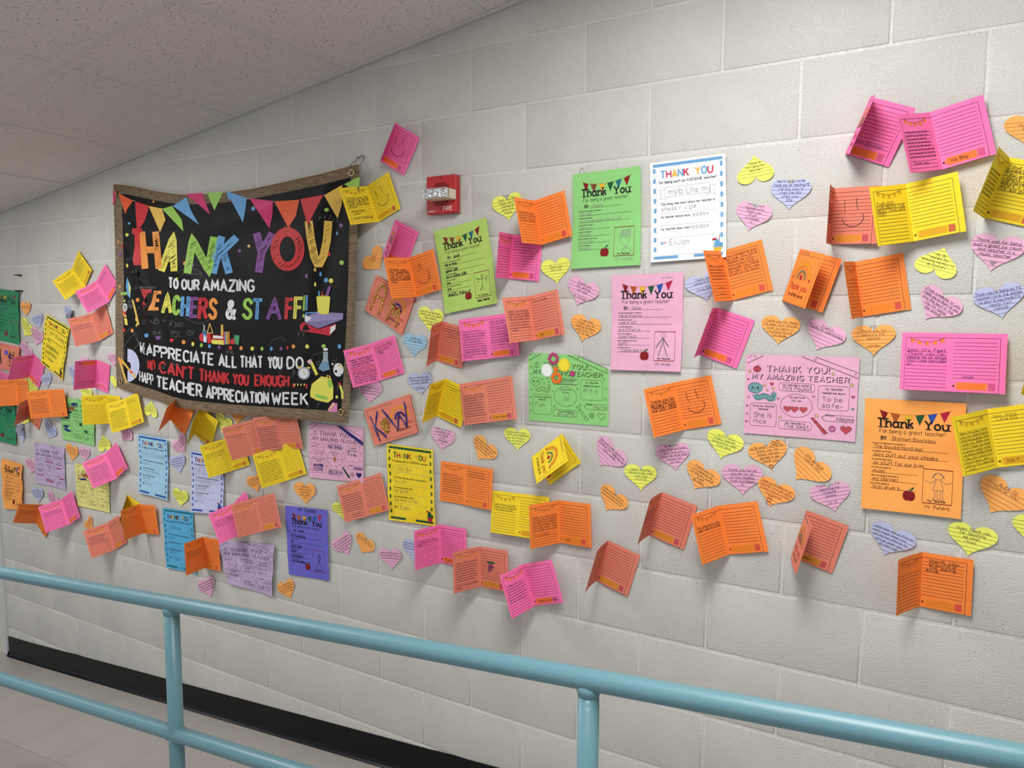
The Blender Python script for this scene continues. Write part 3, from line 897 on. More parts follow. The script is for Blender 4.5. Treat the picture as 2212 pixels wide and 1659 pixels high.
def sheet(name, label, colr, cs, W_, H_, fn, base=0.003, curl=0.004, lift=(0, 0, 0, 0), outline=None, group='printed thank-you sheets taped to the wall', cat='poster', nx=20, ny=24):
    M = sheet_map(cs, W_, H_, base, curl, lift, 0.007 if H_ > 250 and curl < .005 else 0.0)
    B = PB()
    if outline: fill(B, M, outline, pm(colr), 0)
    else: B.grid(lambda u, v: M(W_ * u, H_ * (1 - v), 0), nx, ny, pm(colr))
    loc = tuple(M(W_ / 2, H_ / 2, 0))
    fn(B, M)
    o = B.build(name, loc=loc)
    tag(o, label, cat, group)
    return o, M
def apple(B, M, x, y, r, m='apple'):
    fill(B, M, ell(x - r * .35, y, r * .7, r * .95, 14), ink(m), 2); fill(B, M, ell(x + r * .35, y, r * .7, r * .95, 14), ink(m), 3)
    fill(B, M, [(x, y + r * .9), (x + r * .5, y + r * 1.6), (x + r * .9, y + r * 1.7), (x + r * .5, y + r * 1.1)], ink('dgreen'), 3)
    ribbon(B, M, [(x - r * .1, y + r * .6), (x, y + r * 1.3)], r * .1, ink('dgreen'), 4)
def T1(by='*', ans=(), pen=('pencil', .8), sig=None, pic='man', top=None, dark=False, note=None):
    def fn(B, M):
        Y = lambda t: 279 - t
        fl = ['apple', 'rust', 'gold', 'dgreen', 'blue', 'crimson'] if not dark else ['apple', 'brown', 'gold', 'dgreen', 'teal', 'apple']
        sx = [30, 55, 82, 109, 135, 161, 188]; sy = [25, 33, 36, 36, 33, 28, 20]
        ribbon(B, M, [(sx[i], Y(sy[i])) for i in range(7)], .6, ink('rust'))
        for i in range(6):
            x0, x1 = sx[i] + (3 if i else 4), sx[i + 1] - 3
            ya, yb = Y(sy[i]) - .5, Y(sy[i + 1]) - .5
            if i == 0: ya = Y(27)
            fill(B, M, [(x0, ya), ((x0 + x1) / 2 - (ya - yb) * -.15, (ya + yb) / 2 - 26), (x1, yb)], ink(fl[i]), 2)
        text(B, M, 'Thank', 28, Y(69), 21, 3.9, ink('black'), 3, fit=(30, 108), serif=True)
        text(B, M, 'You', 128, Y(69), 21, 3.9, ink('black'), 3, fit=(133, 182), serif=True)
        text(B, M, 'For being a great teacher!', 35, Y(84), 10, 1.0, ink('black'), 1, fit=(35, 176))
        text(B, M, 'BY:', 38, Y(101), 8, 1.9, ink('black'), 1, fit=(39, 52), serif=True)
        ribbon(B, M, [(58, Y(102)), (158, Y(102))], .8, ink('black'))
        if by == '*': scrib(B, M, 62, 130, Y(101), 8, ink(pen[0]), pen[1], 2)
        else: text(B, M, by, 64, Y(100.5), 8, pen[1], ink(pen[0]), 2, jit=.4)
        q = ['My favorite thing about my teacher is', 'My teacher always says', 'My teacher likes when I', 'My favorite subject is', 'What I am going to miss most is', 'My favorite memory is']
        for i in range(6):
            y = Y(124 + 20.3 * i)
            ribbon(B, M, [(20, y), (184 if i < 2 else 121, y)], .8, ink('black'))
            text(B, M, q[i], 20, y + 10.5 + 1.2, 3.0, .75, ink('black'), 1, fit=(20, 20 + 1.95 * len(q[i])), seg=60)
            a = ans[i] if i < len(ans) else None
            if a == '*': scrib(B, M, 24, 24 + random.uniform(50, 90), y + 1, 7, ink(pen[0]), pen[1], 2)
            elif a: text(B, M, a, 24, y + 1, 8.5, pen[1], ink(pen[0]), 2, jit=.4)
        apple(B, M, 105, Y(236), 13)
        for P in ([(134, Y(166)), (196, Y(166))], [(134, Y(249)), (196, Y(249))]): ribbon(B, M, P, 2.0, ink('apple'), 1)
        for P in ([(134, Y(166)), (134, Y(249))], [(196, Y(166)), (196, Y(249))]): ribbon(B, M, P, 1.0, ink('apple'), 1)
        text(B, M, 'My Teacher', 145, Y(245), 5, 1.0, ink('black'), 2, fit=(145, 184))
        k = ink(pen[0] if pic != 'girl' else 'pencil'); wv = 1.0
        if pic == 'man':
            ribbon(B, M, loop(ell(161, Y(176), 6, 6)), wv, k, 2); ribbon(B, M, [(160, Y(182)), (140, Y(210))], 3, k, 2); ribbon(B, M, [(160, Y(184)), (178, Y(209))], 3, k, 2)
            ribbon(B, M, [(161, Y(182)), (157, Y(205)), (147, Y(236))], 2.4, k, 2); ribbon(B, M, [(162, Y(184)), (163, Y(205)), (174, Y(236))], 2.4, k, 2)
            for a in (138, 142): ribbon(B, M, [(140, Y(208)), (a, Y(214))], wv, k, 2)
        elif pic == 'stick':
            ribbon(B, M, loop(ell(166, Y(180), 4, 5)), 1.3, k, 2); ribbon(B, M, [(166, Y(185)), (164, Y(210)), (158, Y(230)), (157, Y(222)), (162, Y(225))], 1.3, k, 2); ribbon(B, M, [(164, Y(210)), (172, Y(226))], 1.3, k, 2)
            ribbon(B, M, [(146, Y(190)), (186, Y(190))], 1.3, k, 2)
            for a, b in ((146, 186), (150, 196), (186, 184), (184, 196), (148, 184)): ribbon(B, M, [(a - 4, Y(b)), (a + 4, Y(b + 2))], 1.3, k, 2)
        elif pic == 'head':
            ribbon(B, M, [(154, Y(195)), (153, Y(205)), (162, Y(220)), (174, Y(222)), (180, Y(210)), (184, Y(188))], wv, k, 2)
            for a in range(9): ribbon(B, M, [(150 + a * 4, Y(196)), (158 + a * 3.4, Y(173))], 1.4, k, 2)
            ribbon(B, M, [(170, Y(222)), (158, Y(238))], wv, k, 2); ribbon(B, M, [(172, Y(222)), (188, Y(238))], wv, k, 2); ribbon(B, M, [(171, Y(224)), (171, Y(237))], wv, k, 2)
        elif pic == 'girl':
            ribbon(B, M, loop(ell(166, Y(182), 10, 8)), wv, k, 2)
            for a in range(20, 165, 9): ribbon(B, M, [(166 + 10 * math.cos(math.radians(a)), Y(182 - 8 * math.sin(math.radians(a)))), (166 + 14 * math.cos(math.radians(a)) , Y(184 - 10 * math.sin(math.radians(a)) + 6 * abs(math.cos(math.radians(a)))))], 1.6, k, 2)
            ribbon(B, M, [(162, Y(190)), (155, Y(216)), (178, Y(216)), (171, Y(190))], wv, k, 2); ribbon(B, M, [(161, Y(192)), (150, Y(200)), (138, Y(194))], wv, k, 2); ribbon(B, M, [(172, Y(192)), (184, Y(200)), (194, Y(194))], wv, k, 2)
            for a in (160, 172): ribbon(B, M, [(a, Y(216)), (a, Y(234)), (a - 4, Y(239)), (a + 6, Y(239)), (a + 4, Y(216))], wv, k, 2)
        elif pic == 'beard':
            ribbon(B, M, loop(ell(166, Y(195), 7, 10)), 1.4, k, 2); ribbon(B, M, [(158, Y(187)), (166, Y(183)), (174, Y(187))], 2.4, k, 2); ribbon(B, M, [(160, Y(194)), (172, Y(194))], 1.6, k, 2)
            ribbon(B, M, [(164, Y(205)), (166, Y(215)), (168, Y(205))], 2.2, k, 2); ribbon(B, M, [(152, Y(238)), (154, Y(222)), (166, Y(216)), (178, Y(222)), (180, Y(238))], 1.4, k, 2)
        if sig: text(B, M, sig, 140, Y(262), 8, pen[1], ink(pen[0]), 2, jit=.4)
        if top: text(B, M, top, 66, Y(16), 15, 1.6, ink('pen'), 2, jit=.3)
        if note == 'corner': scrib(B, M, 150, 185, Y(14), 6, ink('pencil'), .6, 2)
    return fn
def T2(colr, bars, letters, name='*', a1='*', a2='*', a3='*', by='*', pen=('pencil', .8), sticker=None):
    def fn(B, M):
        Y = lambda t: 279 - t
        b = ink(bars)
        rect(B, M, 9, Y(14), 207, Y(6), b, 1, 8)
        rect(B, M, 9, Y(272), 80, Y(264), b, 1, 4); rect(B, M, 126, Y(272), 207, Y(264), b, 1, 4)
        for i in range(9):
            y = 18 + i * 27.5
            rect(B, M, 9, Y(y + 13), 16, Y(y), b, 1, 1); rect(B, M, 200, Y(y + 13), 207, Y(y), b, 1, 1)
        rect(B, M, 19, Y(262), 197, Y(16), pm(colr), 2, 10)
        ribbon(B, M, [(18.5, Y(16)), (18.5, Y(262)), (197.5, Y(262)), (197.5, Y(16)), (18.5, Y(16))], .35, ink('grey'), 2)
        cs = [ink(c) for c in letters]
        text(B, M, 'THANK', 0, Y(46), 19, 4.2, ink('black'), 3, fit=(32, 112), cols=cs)
        text(B, M, 'YOU', 0, Y(46), 19, 4.2, ink('black'), 3, fit=(132, 180), cols=cs[2:] + cs[:2])
        text(B, M, 'for being such an AWESOME teacher!', 0, Y(61), 7, 1.3, ink('black'), 3, fit=(26, 190))
        ribbon(B, M, [(42, Y(72)), (172, Y(72)), (172, Y(98)), (42, Y(98)), (42, Y(72))], .7, ink('grey'), 3)
        ribbon(B, M, [(42, Y(79)), (27, Y(79)), (33, Y(91)), (27, Y(103)), (52, Y(103)), (52, Y(98))], .7, ink('grey'), 3)
        ribbon(B, M, [(172, Y(79)), (188, Y(79)), (182, Y(91)), (188, Y(103)), (160, Y(103)), (160, Y(98))], .7, ink('grey'), 3)
        def hw(s, x, y, h):
            if s == '*': scrib(B, M, x, x + 75, y, h * .7, ink(pen[0]), pen[1], 4)
            elif s: text(B, M, s, x, y, h, pen[1], ink(pen[0]), 4, jit=.5, gap=3)
        hw(name, 52, Y(93), 15)
        text(B, M, 'The thing I like most about my teacher is', 0, Y(121), 6, 1.1, ink('black'), 3, fit=(30, 184)); hw(a1, 32, Y(137), 12)
        ribbon(B, M, [(28, Y(144)), (186, Y(144))], .6, ink('grey'), 3)
        text(B, M, 'My teacher always says', 0, Y(157), 6, 1.1, ink('black'), 3, fit=(30, 114)); hw(a2, 34 if a2 != 'sadax' else 122, Y(171 if a2 != 'sadax' else 158), 11)
        ribbon(B, M, [(28, Y(178)), (186, Y(178))], .6, ink('grey'), 3)
        text(B, M, 'My teacher likes when I', 0, Y(191), 6, 1.1, ink('black'), 3, fit=(30, 118)); hw(a3, 34 if a3 != 'sadax' else 122, Y(205 if a3 != 'sadax' else 192), 11)
        ribbon(B, M, [(28, Y(213)), (186, Y(213))], .6, ink('grey'), 3)
        text(B, M, 'BY:', 0, Y(231), 7, 1.8, ink('black'), 3, fit=(30, 48), cols=[cs[0], cs[1]]); hw(by, 56, Y(234), 14)
        if sticker != 'flower':
            c2 = ink('skyblue') if bars == 'skyblue' else b
            for r_, y in ((12, 246), (10, 239), (7, 233)): fill(B, M, ell(192, Y(y), r_, 4.5, 12), c2, 4 + (246 - y) // 5)
            fill(B, M, [(180, Y(250)), (204, Y(250)), (200, Y(266)), (184, Y(266))], ink('gold' if bars == 'skyblue' else 'red'), 4)
            for dx in (-3, 3): fill(B, M, ell(184 + dx, Y(228), 3.6, 3.6, 10), ink('red'), 4)
            ribbon(B, M, [(196, Y(236)), (198, Y(216))], 1.6, ink('red'), 4)
    return fn
def t3(px_, py_):                           # landscape activity sheet, 279 x 216 mm
    return ((px_ - 62 + (py_ - 650) * .028) / 4.53, 216 - (py_ - 652 - (px_ - 65) * .03 - (px_ - 65) * (py_ - 652) * 5.6e-5) / 4.06)
def star(B, M, c, r, m, fm=None, lay=2):
    P = [(c[0] + (r if i % 2 == 0 else r * .42) * math.sin(math.pi * i / 5), c[1] + (r if i % 2 == 0 else r * .42) * math.cos(math.pi * i / 5)) for i in range(10)]
    if fm: fill(B, M, P, fm, lay)
    ribbon(B, M, loop(P), .5, m, lay + 1)
def heartp(cx, cy, s, n=24, rot=0):
    out = []
    for i in range(n):
        t = 2 * math.pi * i / n
        x = 16 * math.sin(t) ** 3 * 1.12; y = 13 * math.cos(t) - 5 * math.cos(2 * t) - 2 * math.cos(3 * t) - math.cos(4 * t)
        c, sn = math.cos(rot), math.sin(rot)
        out.append((cx + s * (x * c - y * sn), cy + s * (x * sn + y * c)))
    return out
def T3(colr, A='*', Bn='*', Cc='*', D_='*', F='*', colored=False, pic='scribble', extra=None, pen=('pencil', 1.1)):
    def fn(B, M):
        k = ink('black'); g = ink('line') if colr in ('rose', 'lilac') else k
        T = lambda *a: [t3(*p) for p in a]
        ribbon(B, M, T((78, 690), (135, 662)), 1.0, k); ribbon(B, M, T((78, 752), (268, 668)), 1.1, k)
        for i in range(12):
            f = i / 11; a = t3(82 + 180 * f, 750 - 78 * f); ribbon(B, M, [a, (a[0] - 1.2, a[1] + (4 if i % 3 == 0 else 2.4))], .7, k)
        ribbon(B, M, loop([t3(163 + 9 * math.cos(a), 672 + 9 * math.sin(a)) for a in [i * .7 for i in range(9)]]), .8, k)
        ribbon(B, M, T((700, 680), (1310, 926)), 1.1, k); ribbon(B, M, T((860, 686), (1312, 862)), 1.3, k)
        for i in range(36):
            f = i / 35; a = t3(715 + 590 * f, 687 + 236 * f); ribbon(B, M, [a, (a[0] + 1.4, a[1] + (4.2 if i % 4 == 0 else 2.6))], .7, k)
        for c in ((857, 712), (1286, 878)): ribbon(B, M, loop([t3(c[0] + 10 * math.cos(i * .7), c[1] + 10 * math.sin(i * .7)) for i in range(9)]), .8, k)
        for (s, x0, x1, yb, h) in (('THANK YOU!', 305, 1000, 858, 15.5), ('MY AMAZING TEACHER', 135, 1215, 960, 13)):
            P0 = t3(x0, yb - (45 if yb < 900 else 30) * 0); a = t3(x0, 860 if yb < 900 else 925); b = t3(x1, 875 if yb < 900 else 972)
            a = (a[0], a[1] + (6 if yb < 900 else 2.5))
            text(B, M, s, 0, a[1] - 1.6, h, 3.4, k, 2, fit=(a[0] + 1.3, b[0] + 1.3), gap=3)
            text(B, M, s, 0, a[1] - .3, h, 2.5, pm(colr), 4, fit=(a[0], b[0]), gap=3)
        col = lambda n: ink(n) if colored else None
        # apple outline, stars and hearts
        c = t3(196, 812)
        if colored: fill(B, M, ell(c[0], c[1], 10.5, 8.5), mat('crayon_red', (190, 72, 84)), 2)
        ribbon(B, M, loop(ell(c[0] - 3, c[1], 6, 7.5)), .7, g, 3); ribbon(B, M, loop(ell(c[0] + 3, c[1], 6, 7.5)), .7, g, 3); ribbon(B, M, [(c[0], c[1] + 7), (c[0] + 2, c[1] + 12), (c[0] + 5, c[1] + 11)], .7, g, 3)
        for (x, y, r) in ((107, 835, 5), (1050, 873, 5), (282, 995, 5), (383, 1030, 5), (313, 1048, 4), (97, 1127, 4), (842, 1123, 4), (1248, 1000, 6), (467, 1350, 5), (878, 1338, 6)):
            star(B, M, t3(x, y), r, g, mat('crayon_yellow', (222, 196, 120)) if colored and x not in (842, 97) else None)
        for (x, y, s) in ((365, 980, .22), (90, 925, .1), (442, 1143, .1), (77, 1220, .12), (1267, 1130, .18), (1265, 1265, .16), (75, 1307, .1), (68, 1395, .12)):
            cc = t3(x, y); P = heartp(cc[0], cc[1], s * 1.4, 12)
            if colored: fill(B, M, P, mat('crayon_red', (190, 72, 84)) if x != 1265 else mat('crayon_teal', (110, 160, 164)), 2)
            ribbon(B, M, loop(P), .5, g, 3)
        # worm
        hc = t3(172, 1022); wc = mat('crayon_teal', (110, 160, 164))
        if colored: fill(B, M, ell(hc[0], hc[1], 20, 15), wc, 2)
        ribbon(B, M, loop(ell(hc[0], hc[1], 17.5, 13.5, 24)), .8, g, 3)
        body = [t3(*p) for p in ((172, 1095), (190, 1125), (225, 1128), (270, 1112), (310, 1120), (345, 1145), (378, 1140), (390, 1108), (388, 1080))]
        if colored: ribbon(B, M, body, 15, wc, 2, seg=80)
        up = [(p[0] + (-5 if i < 2 else (5.5 if i > 6 else 0)), p[1] + (5.5 if 1 < i < 7 else -1)) for i, p in enumerate(body)]
        dn = [(p[0] + (6 if i < 2 else (-4 if i > 6 else 0)), p[1] - (5.5 if 1 < i < 7 else 3)) for i, p in enumerate(body)]
        upp = [(p[0], p[1] + 5.5) for p in body[1:-1]]; dnn = [(p[0], p[1] - 5.5) for p in body[1:-1]]
        ribbon(B, M, [t3(140, 1085)] + dnn + [t3(408, 1105), t3(405, 1075), t3(388, 1062), t3(368, 1085)], .8, g, 4, seg=60); ribbon(B, M, upp[0:1] + upp[1:-1] + [t3(368, 1085)], .8, g, 4, seg=60)
        for a, b in zip(upp, dnn): ribbon(B, M, [a, b], .6, g, 4)
        for dx in (-7, 7):
            fill(B, M, ell(hc[0] + dx, hc[1] + 1.5, 2.6, 2.2, 8), g, 5); ribbon(B, M, loop(ell(hc[0] + dx * 1.2, hc[1] - 3.5, 3, 1.4, 8)), .4, g, 5)
        ribbon(B, M, [(hc[0] - 2, hc[1] - 1), (hc[0] - 1.5, hc[1] - 3), (hc[0] + 1.5, hc[1] - 3), (hc[0] + 2, hc[1] - 1)], .6, g, 5)
        def rbox(x0, y0, x1, y1, r, open_=False):
            a, b = t3(x0, y0), t3(x1, y1)
            X0, X1, Y1, Y0 = a[0], b[0], a[1], b[1]
            P = []
            for (cx, cy, s) in ((X1 - r, Y1 - r, 0), (X0 + r, Y1 - r, 90), (X0 + r, Y0 + r, 180), (X1 - r, Y0 + r, 270)):
                P += ell(cx, cy, r, r, 4, s, s + 89.9)
            if open_: P = P[5:15] ; P = [(X1, Y1)] + P + [(X1, Y0)]
            else: P = loop(P)
            ribbon(B, M, P, .7, g, 2); return X0, Y0, X1, Y1
        def scr(s, cx, y, wd, h=5):
            text(B, M, s, 0, y, h, .75, k, 2, fit=(cx - wd / 2, cx + wd / 2), slant=.25)
        def hw(s, x0, x1, y, h, pn=None):
            pn = pn or pen
            if s == '*': scrib(B, M, x0, x1, y, h * .7, ink(pn[0]), pn[1], 4)
            elif s: text(B, M, s, x0, y, h, pn[1], ink(pn[0]), 4, fit=(x0, x1), jit=.4)
        x0, y0, x1, y1 = rbox(450, 965, 850, 1078, 7); scr("My teacher's name is", (x0 + x1) / 2, y1 - 8, 72); hw(A, x0 + 10, x1 - 6, y0 + 3, 11)
        x0, y0, x1, y1 = rbox(893, 1000, 1220, 1290, 7); scr('My teacher', (x0 + x1) / 2, y1 - 11, 42, 6); scr('helped me learn', (x0 + x1) / 2, y1 - 21, 54, 5)
        if Bn:
            for i, l_ in enumerate(Bn.split('/')): hw(l_, x0 + 10, x0 + 14 + (45 if len(l_) > 3 or l_ == '*' else 25), y1 - 40 - 17 * i, 12)
        x0, y0, x1, y1 = rbox(115, 1185, 417, 1462, 7); scr('I love my teacher', (x0 + x1) / 2, y1 - 10, 58, 5); scr('because', (x0 + x1) / 2, y1 - 18, 24, 5)
        if Cc:
            for i, l_ in enumerate(Cc.split('/')): hw(l_, x0 + 10, x0 + 14 + (42 if len(l_) > 4 or l_ == '*' else 28), y1 - 38 - 17 * i, 13)
        x0, y0, x1, y1 = rbox(447, 1385, 823, 1508, 7); scr('My teacher is', (x0 + x1) / 2, y1 - 8, 48, 5); hw(D_, x0 + 14, x1 - 6, y0 + 4, 11)
        x0, y0, x1, y1 = rbox(938, 1325, 1280, 1420, 12, True); scr('From', x0 + 18, y0 + 12, 20, 5); hw(F, x0 + 34, x1 + 2, y0 + 3, 10)
        cc = t3(648, 1225); ribbon(B, M, loop(ell(cc[0], cc[1], 40, 31, 30)), .8, g, 2); scr('My picture', cc[0], cc[1] + 20, 38, 5); scr('for you', cc[0], cc[1] + 11, 24, 5)
        if pic == 'hearts3':
            for dx in (-22, -4, 18):
                fill(B, M, heartp(cc[0] + dx, cc[1] - 9, .55, 14), mat('crayon_red', (190, 72, 84)), 2); ribbon(B, M, loop(heartp(cc[0] + dx, cc[1] - 9, .6, 14)), .6, ink('pencil'), 3)
        elif pic == 'marks':
            for i in range(4): text(B, M, '4ft!'[i], cc[0] - 22 + i * 12, cc[1] - 8, 9, 1.3, ink('navy'), 3)
        elif pic == 'ball':
            ribbon(B, M, [(cc[0] - 40, cc[1] + 2), (cc[0] + 40, cc[1] - 2)], 1, ink('teal'), 3); fill(B, M, ell(cc[0], cc[1] - 2, 5, 12, 10), ink('orange'), 3); fill(B, M, ell(cc[0], cc[1] - 2, 3, 6, 8), ink('dgreen'), 4)
        else:
            ribbon(B, M, [(cc[0] + random.uniform(-14, 14), cc[1] - 6 + random.uniform(-14, 12)) for i in range(9)], .8, ink('pencil'), 2)
        # crayon, flower, heart
        P = [t3(*p) for p in ((812, 1362), (838, 1358), (1000, 1532), (962, 1546))]
        if colored: fill(B, M, P, mat('crayon_red', (190, 72, 84)), 2)
        if extra and 'greencrayon' in extra: fill(B, M, P, ink('dgreen'), 4)
        ribbon(B, M, loop(P), .8, g, 3); ribbon(B, M, [t3(850, 1412), t3(890, 1400)], .8, g, 3); ribbon(B, M, [t3(930, 1508), t3(972, 1495)], .8, g, 3)
        f = t3(1050, 1485)
        for i in range(8):
            a = i * math.pi / 4
            if colored: fill(B, M, ell(f[0] + 5.5 * math.cos(a), f[1] + 5.5 * math.sin(a), 2.4, 2.4, 8), mat('crayon_pink', (225, 110, 170)), 2)
            ribbon(B, M, loop(ell(f[0] + 6 * math.cos(a), f[1] + 6 * math.sin(a), 2.8, 2.8, 7)), .6, g, 3)
        h = t3(1197, 1495); P = heartp(h[0], h[1], .75, 16)
        if colored: fill(B, M, P, mat('crayon_red', (190, 72, 84)), 2)
        if extra and 'blueheart' in extra: fill(B, M, P, ink('navy'), 4)
        ribbon(B, M, loop(P), .8, g, 3)
        if extra and 'bluebar' in extra: fill(B, M, [(146, 214), (168, 214), (279, 160), (279, 146)], ink('navy'), 5)
        if extra and 'scribbles' in extra:
            for (sx, sy, w_) in ((85, 186, 60), (18, 140, 40), (30, 120, 40), (12, 70, 50), (20, 52, 60), (175, 60, 60), (150, 92, 30)):
                P = [(sx + random.uniform(0, w_), sy + random.uniform(-9, 9)) for i in range(16)]; ribbon(B, M, P, 3.6, ink('navy') if sx < 100 else ink('dgreen'), 4)
        if extra and 'redwords' in extra:
            text(B, M, 'THANK', t3(305, 0)[0], 158, 15, 3.5, ink('red'), 5); 
            ribbon(B, M, [(40, 142), (88, 145)], 9, ink('navy'), 5); ribbon(B, M, [(20, 145), (36, 142)], 5, ink('red'), 5)
    return fn
# ---- heart notes
def heart(colr, notch, tip, label, words=None, pen=('black', .8), base=0.0022, curl=0.0045, sx=1.16, seed=None, mark=None, lines=True, fold=False, inv=False):
    n, t = Vector(notch), Vector(tip)
    up = (n - t); hgt = up.length / 22.0; up.normalize()
    rt = Vector((up.z, 0, -up.x))
    ctr = t + up * (17 * hgt)
    def M(x, y, lay):                       # heart units
        p = ctr + rt * (x * hgt) + up * (y * hgt)
        k = curl * ((x / 18) ** 2 * .8 + .25 * (y / 17) ** 2)
        if fold and x > 8: k += (x - 8) * hgt * 1.4; p = p - rt * ((x - 8) * hgt * .35)
        return Vector((p.x, -base - k - lay * LAY, p.z))
    B = PB()
    n_ = 40
    O = []
    for i in range(n_):
        a = 2 * math.pi * i / n_
        O.append((16 * sx * math.sin(a) ** 3, 13 * math.cos(a) - 5 * math.cos(2 * a) - 2 * math.cos(3 * a) - math.cos(4 * a) ))
    cxy = (0, 0)
    rings = []
    for f in (0.33, 0.66, 1.0):
        b = len(B.v); B.v.extend([tuple(M(p[0] * f, p[1] * f, 0)) for p in O]); rings.append(b)
    c = len(B.v); B.v.append(tuple(M(0, 0, 0))); mi = B.mi(pm(colr))
    for k in range(n_):
        B.f.append((c, rings[0] + (k + 1) % n_, rings[0] + k)); B.m.append(mi); B.smooth.append(True)
    for a, b in zip(rings, rings[1:]):
        for k in range(n_):
            B.f.append((a + k, a + (k + 1) % n_, b + (k + 1) % n_, b + k)); B.m.append(mi); B.smooth.append(True)
    def wid(y):                             # left and right limits of the outline at height y
        xs = []
        for p, q in zip(O, O[1:] + O[:1]):
            if (p[1] - y) * (q[1] - y) <= 0 and p[1] != q[1]:
                xs.append(p[0] + (q[0] - p[0]) * (y - p[1]) / (q[1] - p[1]))
        return (min(xs), max(xs)) if xs else (0, 0)
    k = ink('line')
    wn = len(words) if words else 0
    MT = (lambda x, y, l: M(-x, -y, l)) if inv else M
    for i in range(6):
        y = 5.2 - 3.5 * i
        a, b = wid(y)
        if lines: ribbon(B, M, [(a + .3, y), (b - .3, y)], .24, ink('brown' if 'orange' in colr else 'line'), 1, seg=9)
    for i in range(wn):
        y = 5.6 - 3.5 * (i + (0 if wn < 6 else -1))
        if inv: y = 7.2 - 3.5 * i
        a, b = wid(y + 1) if not inv else wid(-y - 1)
        wd = words[i]
        if wd == '*': scrib(B, MT, a + 2, b - 2 - random.uniform(0, 3), y, 2.0, ink(pen[0]), .25, 2)
        elif wd:
            n2 = sum((max(q[0] for st in GL[c_] for q in st) + 2) if c_ in GL else 4 for c_ in wd)
            wv = min(b - a - 4, n2 * .27)
            text(B, MT, wd, 0, y, 2.2, .24, ink(pen[0]), 2, fit=((a + b) / 2 - wv / 2, (a + b) / 2 + wv / 2), jit=.3)
    if mark == 'heart': fill(B, M, heartp(0, -10, .13, 12), ink('grey'), 3)
    if mark == 'robot':
        for yy in (-6, -9, -12): ribbon(B, M, [(-4, yy), (0, yy), (0, yy - 2.4), (-4, yy - 2.4), (-4, yy)], .35, ink('red'), 3)
    if mark == 'faces':
        for (a, b) in ((7, 9), (11, 9.5), (0, -13)): ribbon(B, M, loop(ell(a, b, 1.6, 1.6, 8)), .4, ink('black'), 3)
    o = B.build('heart_note', loc=tuple(M(0, 0, 0)))
    tag(o, label, 'paper heart', 'heart-shaped paper notes on the wall')
    return o
def tape(cs, parent=None, base=0.0045):
    m = MATS.get('clear_tape')
    if not m:
        m = mat('clear_tape', (225, 222, 214), 0.12, 0.5)
        m.node_tree.nodes['Principled BSDF'].inputs['Alpha'].default_value = 0.22
    B = PB()
    P = [Vector(c) for c in cs]
    B.grid(lambda u, v: (P[0].lerp(P[1], u).lerp(P[3].lerp(P[2], u), v) + Vector((0, -base - .0006 * math.sin(u * 9), 0))), 6, 1, m)
    return B.build('clear_tape', parent)

